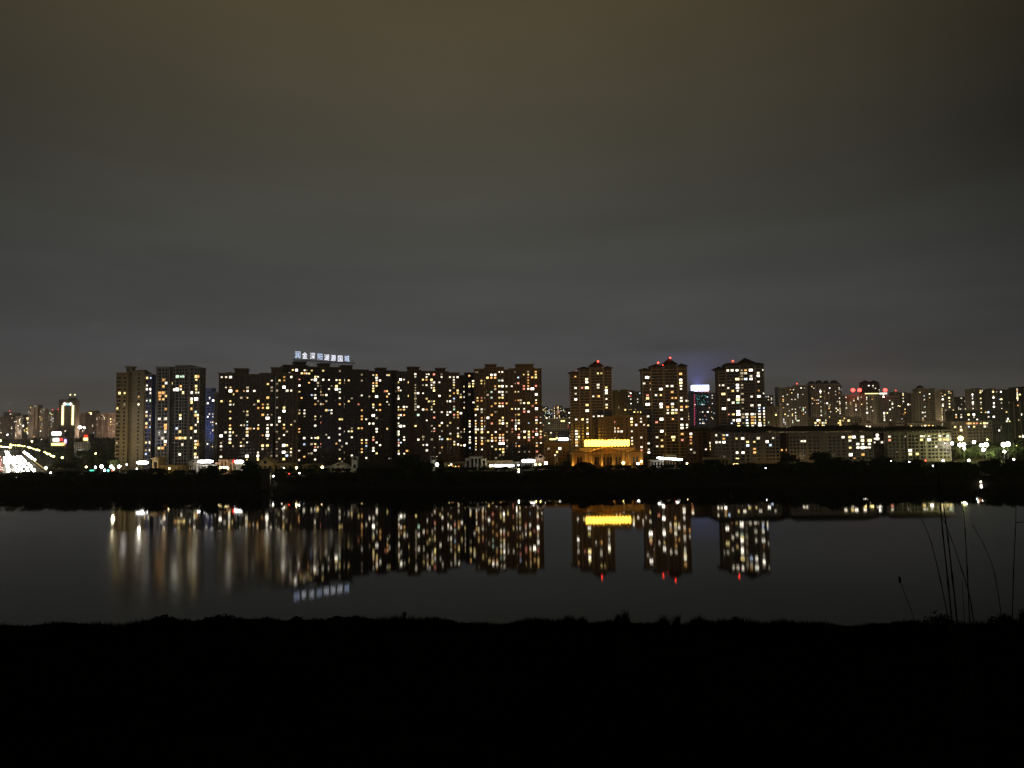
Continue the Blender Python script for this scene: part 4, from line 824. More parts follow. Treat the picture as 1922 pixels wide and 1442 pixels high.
# spots added to make blue and red halos above the roofs
c3 = P(1316, 722, 1500); spot('crown_halo_spot', (c3.x, 1532, c3.z - 3), (c3.x, 1532, c3.z + 50), (.20, .24, 1), 3000000, 165, 4)
LAMPW = emit('lamp_white', (1, .95, .82), 40); LAMPY = emit('lamp_warm', (1, .72, .30), 30); LAMPC = emit('lamp_cool', (.85, .92, 1), 30); LAMPG = emit('lamp_green', (.1, 1, .6), 10); LAMPR = emit('lamp_red', (1, .06, .03), 10); LAMPYG = emit('lamp_yellow', (1, .88, .25), 14)
RG = emit('red_glare', (1, .045, .035), 8, 0, True)
for i, (px, py, lb) in enumerate([(1601, 732.5, 'left one of the paired red rooftop lamps'), (1613.5, 732.5, 'right one of the paired red rooftop lamps'), (1661.5, 732.5, 'single red rooftop lamp beside the white light strip')]):
    p = P(px, py, 1236); r = thing('rooftop_lamp', lb, 'rooftop lamp', (p.x, 1236, p.z - 7))
    MB().tube([(0, 0, 0), (0, 0, 6)], .3, 6, STEEL).build('mast', r); MB().ball((0, 0, 7), 3.5, 1.3, 3.2, RG).build('lamp', r); spot('red_halo_spot', (p.x, 1240, p.z + 2), (p.x, 1240, p.z + 50), (1, .03, .02), 90000, 165, 2)  # upward spot added to imitate a red glare halo
POLE = mat('lamp_pole', (.10, .10, .10), .5, 0)
def lamp(px, py, D, m, power=0, col=(1, .8, .5), rad=.5, label='street lamp', group=None, name='street_lamp', cat='street lamp'):
    p = P(px, py, D); gx = gz(max(-900, min(900, p.x)), D)
    r = thing(name, label, cat, (p.x, D, gx), 0, group); hgt = max(.6, p.z - gx)
    MB().tube([(0, 0, -.3), (0, 0, hgt)], [.12, .07], 6, POLE).build('pole', r)
    MB().ball((0, -.15, hgt + rad * .8), rad, rad, rad, m, 10, 6).build('lamp_head', r)
    if power: plight('street_lamp_light', (p.x, D - rad - .8, gx + hgt + rad * .8), col, power, .4)
    return r
YC, WC, GC = (1, .66, .25), (1, .93, .8), (.95, 1, .25)
for a in [
 (556.5, 880, 545, LAMPY, 600, YC, .75, 'warm lamp glaring in front of the ochre colonnade end'),
 (605, 879, 545, LAMPY, 600, YC, .85, 'warm lamp glaring left of the white gabled house'),
 (820.5, 874.5, 548, LAMPW, 900, WC, 1.1, 'glaring white lamp right of the grey bell tower'),
 (1005, 873.5, 548, LAMPYG, 250, YC, .8, 'left one of the paired yellow lamps before the pinkish gabled house'),
 (1013.5, 873.5, 548, LAMPYG, 250, YC, .75, 'right one of the paired yellow lamps before the pinkish gabled house'),
 (1025, 871.5, 550, LAMPW, 500, WC, 1.0, 'white lamp right of the paired yellow lamps'),
 (1170, 871, 545, LAMPYG, 1000, (1, .8, .25), 1.0, 'brightest yellow lamp in front of the palace'),
 (1197.5, 872, 543, LAMPW, 300, WC, .8, 'white lamp low in front of the right palace wing'),
 (1203.5, 867.5, 547, LAMPY, 300, YC, .7, 'warm lamp at the right corner of the palace'),
 (1289.5, 871, 545, LAMPY, 60, YC, .5, 'small lamp right of the curved white light'),
 (533, 879.5, 545, LAMPY, 150, YC, .45, 'small yellow lamp under the ochre colonnade'),
 (513, 895, 512, LAMPW, 30, WC, .45, 'small white lamp right of the shore tower'),
 (562, 889, 520, LAMPW, 20, WC, .35, 'tiny white lamp below the first warm glaring lamp'),
 (543, 890, 520, LAMPR, 10, (1, .1, .05), .3, 'tiny red lamp left of a tiny white one on the bank'),
 (257, 881, 540, LAMPW, 60, WC, .4, 'small white lamp below the leftmost white sign'),
 (318, 880.5, 540, LAMPY, 60, YC, .5, 'small warm lamp in front of the ochre hall'),
 (238, 873, 560, LAMPC, 60, WC, .4, 'small bluish lamp left of the leftmost white sign'),
 (1558, 868, 530, LAMPW, 60, WC, .5, 'white bank lamp below the long pale low block'),
 (1672.5, 867.5, 530, LAMPW, 60, WC, .55, 'white bank lamp below the left end of the rightmost low block'),
 (1737, 865.5, 530, LAMPR, 30, (1, .2, .1), .4, 'reddish bank lamp between two white ones'),
 (1770, 866, 530, LAMPW, 100, WC, .6, 'white bank lamp below the right end of the rightmost low block'),
 (1818, 866, 530, LAMPW, 200, WC, .75, 'white bank lamp under the paired street lamps'),
 (1902, 865, 530, LAMPW, 250, WC, .8, 'warm white bank lamp nearest the right picture edge'),
 (1751, 876.5, 510, LAMPC, 15, WC, .35, 'small bluish lamp on the dark bank slope'),
 (1841, 909.5, 488, LAMPW, 20, WC, .38, 'upper one of two white dots on the right bank'),
 (1841, 914.5, 482, LAMPW, 10, WC, .3, 'lower one of two white dots on the right bank'),
 (1476.5, 877.5, 515, LAMPC, 15, WC, .4, 'leftmost small white lamp of the four on the bank below the low blocks'),
 (1487.5, 877.5, 515, LAMPW, 15, WC, .42, 'second small white lamp of the four on the bank below the low blocks'),
 (1499, 880, 515, LAMPW, 15, WC, .38, 'third small white lamp of the four on the bank below the low blocks'),
 (1507, 877, 515, LAMPY, 15, YC, .32, 'rightmost small warm lamp of the four on the bank below the low blocks'),
 (1437, 880, 515, LAMPC, 6, (.6, .7, 1), .3, 'faint blue lamp left of the four small bank lamps'),
 (1706.5, 868, 540, LAMPC, 40, WC, .35, 'faint bluish lamp under the glaring ground-floor window'),
 (1266, 876, 525, LAMPR, 10, (1, .1, .05), .35, 'tiny red lamp below the curved white light'),
 (973.5, 882, 530, LAMPY, 60, (1, .4, .1), .4, 'orange lamp hanging above a small white one under the strip light'),
 (973.5, 887, 520, LAMPW, 20, WC, .35, 'small white lamp below an orange one under the strip light'),
 (973, 874.5, 545, LAMPC, 60, WC, .5, 'small white lamp at the right end of the long white light strip'),
 (726, 880, 530, LAMPY, 20, YC, .3, 'faint warm lamp on the dark bank left of the big dome tree'),
 (150, 804.5, 1400, LAMPW, 600, WC, 2.6, 'big round white lamp under the arch-lit tower'),
 (158, 804, 1450, LAMPW, 200, WC, 1.6, 'smaller white lamp right of the big round one'),
 (14, 817, 1500, LAMPC, 0, WC, .9, 'small bluish lamp below the leftmost red beacon'),
 (180, 853, 720, LAMPYG, 60, GC, .8, 'dim greenish lamp standing in the dark park'),
 (117, 860.5, 690, LAMPYG, 700, GC, .9, 'yellow-green lamp over the lit bushes left'),
 (0, 829, 1000, LAMPYG, 1500, GC, 1.5, 'bright yellow-green lamp at the left picture edge'),
 (60, 829.5, 1000, LAMPY, 60, YC, .8, 'orange lamp alone in the dark plain at left'),
 (162, 878, 590, LAMPY, 100, YC, .65, 'yellow lamp left of the white crossing lamps'),
 (179.5, 878.5, 590, LAMPC, 150, WC, .75, 'cool white lamp second from left at the crossing'),
 (191, 878, 590, LAMPW, 400, (1, .7, .4), 1.15, 'glaring warm white lamp at the crossing'),
 (209, 878, 592, LAMPW, 400, WC, 1.1, 'glaring white lamp left of centre at the crossing'),
 (213, 882, 590, LAMPW, 150, WC, .8, 'white lamp low between two glaring lamps at the crossing'),
 (224, 878, 592, LAMPW, 400, WC, 1.1, 'glaring white lamp at the right end of the crossing'),
 (196.5, 884, 588, LAMPW, 100, WC, .75, 'white lamp just above the green signal'),
 (31, 899.5, 525, LAMPW, 15, WC, .4, 'lone white lamp low on the far left bank'),
 (95, 889, 560, LAMPW, 60, WC, .6, 'white lamp at the near end of the lamp row'),
 (1907, 838, 640, LAMPYG, 0, GC, .6, 'small yellow lamp before the tower with pale fins'),
 (1803, 826.5, 640, LAMPYG, 2600, (1, .9, .3), 2.0, 'largest starburst street lamp at right, above the park trees'),
 (1801.5, 838, 600, LAMPW, 900, (.9, 1, .25), 1.4, 'left one of the paired lamps under the starburst lamp'),
 (1809, 837, 600, LAMPW, 600, (.9, 1, .25), 1.3, 'right one of the paired lamps under the starburst lamp'),
 (1810, 843.5, 600, LAMPW, 300, WC, .9, 'lower lamp beneath the paired lamps under the starburst lamp'),
 (1828, 832, 620, LAMPC, 500, WC, 1.1, 'cool white lamp between the starburst lamp and the middle lamp trio'),
 (1787, 834.5, 615, LAMPW, 400, WC, 1.1, 'white lamp at the right end wall of the last low block'),
 (1842, 838, 600, LAMPW, 600, (.9, 1, .25), 1.2, 'left lamp of the trio right of the starburst lamp'),
 (1851, 837.5, 600, LAMPW, 700, (.9, 1, .25), 1.5, 'right and largest lamp of the trio right of the starburst lamp'),
 (1845.5, 846.5, 598, LAMPW, 300, WC, 1.2, 'lowest lamp of the trio right of the starburst lamp'),
 (1884, 838, 600, LAMPW, 900, (.7, 1, .22), 1.7, 'left lamp of the rightmost glaring pair'),
 (1891.5, 837, 600, LAMPW, 900, (.7, 1, .22), 1.7, 'right lamp of the rightmost glaring pair'),
 (1885, 849.5, 598, LAMPW, 300, WC, .9, 'small lamp below the rightmost glaring pair'),
 (1853, 826.5, 640, LAMPYG, 0, WC, .6, 'small dim lamp above the trio right of the starburst lamp'),
]:
    lamp(a[0], a[1], a[2], a[3], a[4] * (10.0 if a[0] > 1795 and a[1] < 860 else 1.0 if a[0] > 1780 else 4.0 if a[0] < 240 else .6 if a[0] in (556.5, 605, 820.5) else 0), a[5], a[6], a[7])
# traffic signals
for px, py, m, lb in ((203.5, 887, LAMPG, 'traffic signal showing green at the crossing'), (211.5, 886.5, LAMPR, 'traffic signal showing red at the crossing')):
    p = P(px, py, 585); r = thing('traffic_signal', lb, 'traffic signal', (p.x, 585, 9)); hh = max(2.2, p.z - 9)
    MB().tube([(0, 0, -.3), (0, 0, hh + .8)], .09, 6, POLE).build('pole', r); MB().box(-.35, .35, -.3, .1, hh - .9, hh + 1.1, POLE).build('housing', r)
    MB().ball((0, -.45, hh), .75 if m is LAMPG else .45, .2, .75 if m is LAMPG else .45, m).build('signal_light', r)
p = P(172.5, 883.5, 585); r = thing('green_sign', 'pale green glowing sign left of the traffic signals', 'sign', (p.x, 585, 9))
MB().tube([(0, 0, -.3), (0, 0, 1.4)], .1, 6, POLE).build('pole', r); MB().box(-1.7, 1.7, -.1, .1, 1.4, 3.0, GS).build('sign_face', r)

# glaring signs of the riverside shops
def longsign(label, px0, px1, pyt, pyb, D, m, power=0, col=WC, bend=0, name='light_sign', base=9.0):
    x0 = P(px0, pyt, D).x; x1 = P(px1, pyt, D).x; c_ = (x0 + x1) / 2; hw_ = (x1 - x0) / 2
    z1 = zz((px0+px1)/2, pyt, D) - base; z0 = zz((px0+px1)/2, pyb, D) - base
    r = thing(name, label, 'light sign', (c_, D, base)); f = MB()
    for q in (-.8, 0, .8): f.box(q * hw_ - .12, q * hw_ + .12, .1, .35, -.3, z0 + (bend * q if bend else 0) + .3, STEEL)
    f.build('support_post', r)
    n_ = max(5, int(hw_ * 2 / 1.6)); b_ = MB(); rr_ = (z1 - z0) / 2; zc = (z0 + z1) / 2
    pts = [(-hw_ + 2 * hw_ * i / n_, -.15, zc + (bend * ((i / n_ * 2 - 1)) if bend else 0) + .06 * math.sin(i * 2.3)) for i in range(n_ + 1)]
    rad = [rr_ * (.55 if i in (0, n_) else 1 + .07 * math.sin(i * 3.1)) for i in range(n_ + 1)]
    b_.tube(pts, rad, 10, m).build('light_strip', r)
    return r
longsign('leftmost glaring white sign, at the foot of the leftmost near tower', 257, 278, 865.5, 871.5, 556, WS, 1500)
longsign('long glaring white sign over the white arcade', 372, 400, 863.8, 869, 557, WS, 1500)
longsign('white half of the sign over the second white arcade', 441, 457, 864, 870, 557, WS, 1200)
longsign('red glowing end of the sign over the second white arcade', 437.5, 440.5, 863, 869, 556.5, RS_, 150, (1, .1, .08))
longsign('glaring yellow sign below the pinkish portal', 410, 429, 876, 882, 552, emit('yellow_glare', (1, .80, .35), 14, 0, True), 900, YC)
longsign('long white light strip right of the stone portal', 926, 965, 872.5, 876.5, 556, WS, 1300)
longsign('short yellow light strip left of the long white one', 918.5, 925, 872.5, 876.5, 556, emit('yellow_glare', (1, .8, .35), 14), 250, YC)
longsign('pill-shaped white sign left of the small pinkish gabled house', 979, 1004.5, 862.5, 868, 557, WS, 1300)
longsign('curved white light below the second hip-roofed tower', 1233, 1281, 859.5, 863, 558, WS, 1300, bend=-.8)
longsign('white sign far off in the gap left of the palace', 1048, 1067, 822, 827, 800, WS, 300, base=9)
longsign('small yellow and red strip left of the white sign in the gap', 1031, 1044, 823.5, 826, 810, YS, base=9)
longsign('short yellow light under the ochre riverside pavilion', 1381, 1387, 860, 861.5, 560, YS, base=9)
longsign('yellow ground light below the pale grid-fronted low block', 1376, 1386, 870, 874, 545, YS, 60, YC)
longsign('faint oval bluish light on the dark bank below the flat pavilion', 1360, 1370, 882.5, 885, 515, emit('faint_blue_glare', (.6, .62, 1), 2.5))
# small crowd of shop lights left of the portal
rg = random.Random(11)
for i, (px, py, m) in enumerate([(843, 875, YS), (847, 873, LAMPW), (850, 876, OS), (855, 877, YS), (861, 876.5, OS), (872, 877.5, VS), (938, 880, LAMPW), (944, 881, YS), (948, 879, OS), (953, 880, LAMPW)]):
    p = P(px, py, 550); r = thing('shop_lantern', 'small coloured lantern hanging low before the riverside halls', 'lantern', (p.x, 550, 9), 0, 'coloured lanterns before the riverside halls')
    hh = max(.8, p.z - 9); MB().tube([(0, 0, -.2), (0, 0, hh)], .06, 5, POLE).build('post', r); MB().ball((0, 0, hh + .4), .5, .3, .38, m if m is not LAMPW else WS).build('lantern', r)

# floodlights and added fill lights that colour some facades
for px in (1425, 1446, 1458): p = P(px, 862, 607); plight('wall_light', (p.x, 606, p.z), (1, .6, .2), 90)
for px in (1486, 1500, 1512, 1530): p = P(px, 858, 606); plight('wall_light', (p.x, 605, p.z), (1, .6, .2), 110)
p = P(1752, 858, 596); plight('wall_light', (p.x, 590, 12), (1, .75, .4), 200)
p = P(1550, 858, 596); plight('wall_light', (p.x, 580, 13), (1, .85, .5), 900)
p = P(1610, 858, 596); plight('wall_light', (p.x, 580, 13), (1, .85, .5), 700)
p = P(1700, 858, 596); plight('wall_light', (p.x, 580, 13), (1, .85, .5), 500)
p = P(1390, 858, 596); plight('wall_light', (p.x, 580, 13), (1, .85, .6), 700)
p = P(230, 800, 620); plight('facade_fill', (p.x - 4, 615, 30), (1, .85, .5), 4500, 1)  # unseen fill light added to brighten the tower facade
p = P(262, 800, 620); plight('facade_fill', (p.x + 2, 618, 40), (1, .9, .75), 3000, 1)
p = P(240, 782, 632); plight('facade_fill', (p.x, 628, p.z), (1, .97, .9), 500, 1)
for px, py, e_ in ((290, 868, 900), (335, 870, 300)): p = P(px, py, 552); plight('facade_fill', (p.x, 551, 12), YC, e_)
for px in (364, 500, 530, 640, 665, 893, 812): p = P(px, 872, 550); plight('facade_fill', (p.x, 549, 12.5), (1, .9, .7), 260)
p = P(395, 740, 880); spot('blue_floodlight', (p.x, 884, 11), (p.x, 900, 75), (.35, .45, 1), 26000, 70, 1)
p = P(283, 750, 620); spot('blue_floodlight', (p.x, 622, 11), (p.x, 641, 70), (.3, .4, 1), 14000, 60, 1)
p = P(610, 820, 660); spot('blue_floodlight', (p.x, 668, 11), (p.x, 705, 45), (.3, .45, 1), 5000, 70, 1)
p = P(552, 780, 640); plight('warm_floodlight', (p.x, 652, 20), (1, .7, .35), 900, 1)
for px, D_, z_, e_ in ((1165, 900, 25, 9000), (1480, 1020, 30, 16000), (1550, 1050, 30, 16000), (1600, 970, 30, 14000), (1640, 960, 35, 16000), (1700, 1030, 30, 16000), (1745, 1000, 35, 20000), (1775, 970, 30, 9000), (1830, 950, 30, 7000), (1880, 950, 30, 7000), (1450, 880, 20, 5000), (1600, 830, 18, 6000), (1730, 740, 20, 5000), (1640, 740, 20, 4000), (1045, 1020, 25, 9000), (1820, 740, 16, 5000), (1320, 1200, 40, 15000)):
    D_ = D_ * 1.25 if px > 1437 and D_ >= 940 else D_
    p = P(px, 800, D_); plight('street_glow', (p.x, D_, z_), (1, .78, .48), e_, 3)
for px in (8, 25, 65, 100, 130, 150, 172, 195, 212):
    p = P(px, 800, 2150); plight('street_glow', (p.x, 2120, 45), (1, .70, .48), 60000, 5)

# ------------------------------------------------------------------ avenue with traffic at left
ASPH = mat('asphalt', (.05, .048, .045), .8, .2, .3); KERB = mat('kerb_stone', (.30, .28, .24), .9, .1)
A0 = P(92, 890, 1); a0 = P(84, 888, 600); a1 = P(22, 840, 1500)
def gp(px, py, z=9.1):
    d = ray(px, py); t_ = (z - CAM.z) / d.z; p = CAM + d * t_; return p
e0, e1 = gp(82, 886), gp(35, 847); l0, l1 = gp(-20, 898), gp(-40, 850)
dirv = (e1 - e0).normalized(); far = e0 + dirv * 1500; nearp = e0 - dirv * 60
side = Vector((-dirv.y, dirv.x, 0)); side = side if side.x < 0 else -side
Wd = 60
def strip(off0, off1, z, m, name, label, a=nearp, b=far, cat='road'):
    q = [a + side * off0, b + side * off0, b + side * off1, a + side * off1]
    o = MB().poly([(v.x, v.y, z) for v in q] + [(v.x, v.y, z - .4) for v in q], [(0, 1, 2, 3), (0, 4, 5, 1), (3, 2, 6, 7), (0, 3, 7, 4)], m).build(name); return tag(o, label, cat, kind='structure')
near2 = e0 + dirv * 0
strip(0, Wd, 9.12, ASPH, 'road', 'wide avenue full of headlights running off to the left', near2)
strip(-.4, 0, 9.27, KERB, 'kerb', 'kerb along the right side of the avenue', near2)
# painted lane lines
lm = MB(); PAINT = mat('road_paint', (.75, .75, .7), .7, .05)
for off in (4, 8, 12, 16, 20, 30, 40, 50):
    for k in range(60):
        a = near2 + dirv * (k * 12) + side * off; b_ = a + dirv * 5; s2 = side * .1
        lm.poly([(q.x, q.y, 9.125) for q in (a - s2, b_ - s2, b_ + s2, a + s2)], [(0, 1, 2, 3)], PAINT)
tag(lm.build('lane_markings'), 'dashed white lane lines on the avenue', 'road marking', kind='structure')
# glowing railing strip beside the avenue
HL = emit('headlight', (1, .96, .86), 90); TL = emit('tail_light', (1, .05, .02), 4)
r = thing('lit_guard_rail', 'guard rail lit yellow along the right side of the avenue', 'guard rail', (e0.x, e0.y, 9.1))
q0 = e0 + dirv * 4 - side * 2.2 - e0; q1 = e1 - e0 - side * 2.2
YR = emit('rail_light', (1, .80, .30), .55)
MB().tube([(q0.x, q0.y, .95), (q1.x, q1.y, .95)], .45, 6, YR).build('light_tube', r)
for k in range(40):
    q = q0.lerp(q1, k / 39); MB().box(q.x - .06, q.x + .06, q.y - .06, q.y + .06, -.1, .9, POLE).build('post', r)
CARC = [mat('car_paint_' + n_, c_, .3, 0, spec=.5) for n_, c_ in (('white', (.7, .7, .7)), ('black', (.02, .02, .02)), ('silver', (.35, .36, .38)), ('red', (.35, .03, .02)))]
TYRE = mat('tyre_rubber', (.02, .02, .02), .9, 0)
def car_parts(paint, front):
    b_ = MB(); P_ = [(-2.2, .35), (2.2, .35), (2.25, .75), (1.3, .95), (.7, 1.42), (-1.1, 1.45), (-1.8, 1.0), (-2.25, .9)]
    nn = len(P_)
    b_.poly([(x, -.88, z) for x, z in P_] + [(x, .88, z) for x, z in P_], [tuple(range(nn)), tuple(range(2*nn-1, nn-1, -1))] + [(i, i+nn, (i+1) % nn + nn, (i+1) % nn) for i in range(nn)], paint)
    w = MB().box(-1.0, .75, -.9, .9, 1.0, 1.33, GLASS)
    wl = MB().tube([(0, -.12, 0), (0, .12, 0)], .33, 12, TYRE)
    hl = MB().ball((0, 0, 0), .3, .34, .26, HL, 8, 5); tl = MB().box(-.06, .06, -.22, .22, -.12, .12, TL)
    return b_.mesh('body'), w.mesh('cabin_glass'), wl.mesh('wheel'), hl.mesh('headlight'), tl.mesh('tail_light')
CM = [car_parts(c_, True) for c_ in CARC]
RIM = MB().tube([(0, -.14, 0), (0, .14, 0)], .18, 8, mat('rim_alloy', (.5, .5, .5), .4, 0)).mesh('rim')
def car(p, ang, k, label, group):
    r = thing('car', label, 'car', p, ang, group); b_, w, wl, hl, tl = CM[k % 4]
    child('body', b_, r); child('cabin_glass', w, r)
    for x in (-1.35, 1.4):
        for y in (-.82, .82): w_ = child('wheel', wl, r, (x, y, .33)); child('rim', RIM, w_)
    for y in (-.6, .6): child('headlight', hl, r, (2.2, y, .68)); child('tail_light', tl, r, (-2.25, y, .8))
ang = math.atan2(-dirv.y, -dirv.x); rg = random.Random(21)
k = 0
for off in (6, 10, 14, 18, 24, 29):
    s_ = rg.uniform(0, 14) + (8 if off > 20 else 0)
    while s_ < 560:
        q = near2 + dirv * (s_ + 6) + side * (off + rg.uniform(-1, 1))
        if CAM.x - 700 < q.x: car((q.x, q.y, 9.12), ang + (math.pi if off > 26 else 0), k, 'car with glaring headlights in the queue on the left avenue' if off <= 26 else 'car driving away on the far side of the left avenue', 'cars coming down the left avenue' if off <= 26 else 'cars driving away on the left avenue')
        k += 1; s_ += rg.uniform(9, 44)
# lamps along the avenue and along the side road
for i, s_ in enumerate([10, 45, 80, 120, 165, 215, 270, 330, 400, 480]):
    for off in (22, 58):
        q = near2 + dirv * s_ + side * off
        r = thing('street_lamp', 'tall double-armed lamp in the glare over the left avenue', 'street lamp', (q.x, q.y, 9.1), 0, 'lamps over the left avenue')
        MB().tube([(0, 0, 0), (0, 0, 9)], [.14, .08], 6, POLE).build('pole', r)
        MB().tube([(-1.6, 0, 8.6), (0, 0, 9.1), (1.6, 0, 8.6)], .06, 5, POLE).build('arm', r)
        for sx_ in (-1.6, 1.6): MB().ball((sx_, 0, 8.4), .75, .5, .3, LAMPW).build('lamp_head', r)
        plight('avenue_light', (q.x, q.y, 17), (1, .90, .70), 16000, .8)  # point light added above the lamp heads to blow out the road
side_l = [(20, 836), (25, 836.5), (29, 837), (33, 837), (36.5, 837.5), (41, 838), (46, 838.5), (52, 840), (55, 841), (59, 842), (63, 843.5), (67, 845), (70, 845.5), (74, 846.5), (83.5, 849.5), (86, 850.5), (89, 853.5), (93, 853), (95.5, 856), (98, 857.5), (101, 858)]
for i, (px, py) in enumerate(side_l):
    D_ = 32 / ((py + 3 - (803 - .0124 * (px - 961))) / F) * .78
    lamp(px, py, min(D_, 900), LAMPYG, 250 if i % 3 == 0 else 0, (1, .8, .25), .62 if i % 4 else .9, 'small yellow lamp in the curving row right of the left avenue', 'curving row of yellow lamps', 'street_lamp')
for i in range(7):
    px = 2 + i * 3.1; py = 839 + i * .25 + (i % 2) * .4
    lamp(px, py, 880, LAMPY, 0, YC, .5, 'tiny orange lamp in the short row above the avenue glare', 'short row of orange lamps', 'street_lamp')
for i, (px, py) in enumerate([(46, 850.5), (49.5, 853), (53, 855.5), (56.5, 858.5), (59.5, 861), (65, 864.5)]):
    g_ = gp(px, py + 6); lamp(px, py, min(g_.y, 760), LAMPW, 200, WC, 1.0, 'white lamp in the straight row beside the yellow guard rail', 'white lamps beside the guard rail')
lamp(86.5, 880, 600, LAMPW, 100, WC, .8, 'white lamp at the near end of the yellow guard rail')

# ------------------------------------------------------------------ trees
LEAF = [mat('leaves_' + n_, c_, .8, .5, .9, spec=.03) for n_, c_ in (('dark', (.035, .05, .022)), ('mid', (.05, .07, .028)), ('olive', (.06, .065, .025)))]
BARK = mat('bark', (.06, .045, .03), .95, .3, 2)
def crown_mesh(seed, rx, rz, n=700, leaf=.55, m=None, lobes=14):
    g = random.Random(seed); b_ = MB(); L_ = []
    for i in range(lobes):
        t_ = g.uniform(0, 6.28); q = g.random() ** .5 * .68; zc = g.uniform(-.55, .75)
        sc = math.sqrt(max(.1, 1 - zc * zc * .8))
        L_.append((math.cos(t_) * q * rx * sc, math.sin(t_) * q * rx * sc, zc * rz, g.uniform(.24, .42) * rx))
    mats = [m or LEAF[seed % 3], LEAF[(seed + 1) % 3]]
    for i in range(n):
        l = g.choice(L_); v = Vector((g.gauss(0, 1), g.gauss(0, 1), g.gauss(0, 1) * .8)).normalized() * l[3] * g.uniform(.7, 1.12)
        c_ = Vector(l[:3]) + v; u = Vector((g.gauss(0, 1), g.gauss(0, 1), g.gauss(0, 1))).normalized(); w = u.orthogonal().normalized(); s_ = leaf * g.uniform(.6, 1.35)
        b_.poly([c_ - u * s_, c_ + w * s_ * .6, c_ + u * s_, c_ - w * s_ * .6], [(0, 1, 2, 3)], mats[i % 5 == 0])
    for l in L_:                                       # dense inner foliage so clumps are not see-through
        b_.ball(l[:3], l[3] * .72, l[3] * .72, l[3] * .62, mats[0], 7, 5)
    return b_.mesh('crown')
def trunk_mesh(seed, h):
    g = random.Random(seed); b_ = MB()
    b_.tube([(0, 0, -.5), (g.uniform(-.2, .2), 0, h * .5), (g.uniform(-.3, .3), g.uniform(-.3, .3), h)], [.26, .2, .12], 7, BARK)
    for i in range(4):
        t_ = g.uniform(0, 6.28); b_.tube([(0, 0, h * .6), (math.cos(t_) * 1.3, math.sin(t_) * 1.3, h * 1.05)], [.1, .05], 5, BARK)
    return b_.mesh('trunk')
TP = [(crown_mesh(s, 3.4, 3.2), trunk_mesh(s, 4.0)) for s in range(6)]
def tree(x, y, gzv, hgt, wid, label, group=None, k=0, name='tree', lowcrown=.55):
    r = thing(name, label, 'tree', (x, y, gzv), random.uniform(0, 6.28), group)
    sc = hgt / 7.2; c_, t_ = TP[k % 6]
    # crown centre so that its top reaches hgt
    child('crown', c_, r, (0, 0, hgt - 3.4 * sc), (wid / 6.8, wid / 6.8, sc)); child('trunk', t_, r, (0, 0, 0), (sc, sc, sc))
    return r
TOP = [(-60, 893), (0, 892), (60, 890), (100, 889), (150, 887), (200, 889), (235, 884), (250, 877), (285, 877), (300, 882), (360, 880), (372, 875), (402, 875), (412, 884), (430, 884), (438, 875), (455, 875), (480, 876), (500, 884), (560, 888), (620, 884), (640, 880), (660, 884), (700, 878), (745, 872), (760, 868), (800, 868), (815, 880), (860, 882), (900, 880), (940, 886), (1000, 886), (1050, 886), (1075, 874), (1100, 868), (1130, 870), (1150, 880), (1210, 874), (1260, 876), (1300, 868), (1345, 868), (1400, 868), (1450, 872), (1480, 862), (1520, 862), (1560, 856), (1600, 862), (1640, 866), (1700, 866), (1770, 866), (1800, 862), (1850, 861), (1930, 863), (2000, 863)]
rg = random.Random(77); n_ = 0
LB1 = 'dark tree in the unlit belt along the far bank'
for row, (dy, n_t) in enumerate(((9, 112), (21, 96))):
    for i in range(n_t):
        px = -40 + 2010 * (i + rg.uniform(.1, .9)) / n_t
        if abs(px - 499) < 9 and row == 0: continue
        x = P(px, 880, 510).x; y = shore(x) + dy + rg.uniform(-2.5, 2.5)
        top = interp(px, TOP) + rg.uniform(-2, 5) + (5 if row == 0 else 0)
        zt_ = zz(px, top, y); g_ = gz(x, y); hgt = max(3.5, zt_ - g_)
        tree(x, y, g_, hgt, rg.uniform(6.5, 10.5) * (1 + .3 * (hgt > 9)), LB1, 'dark trees in the belt along the far bank', n_); n_ += 1
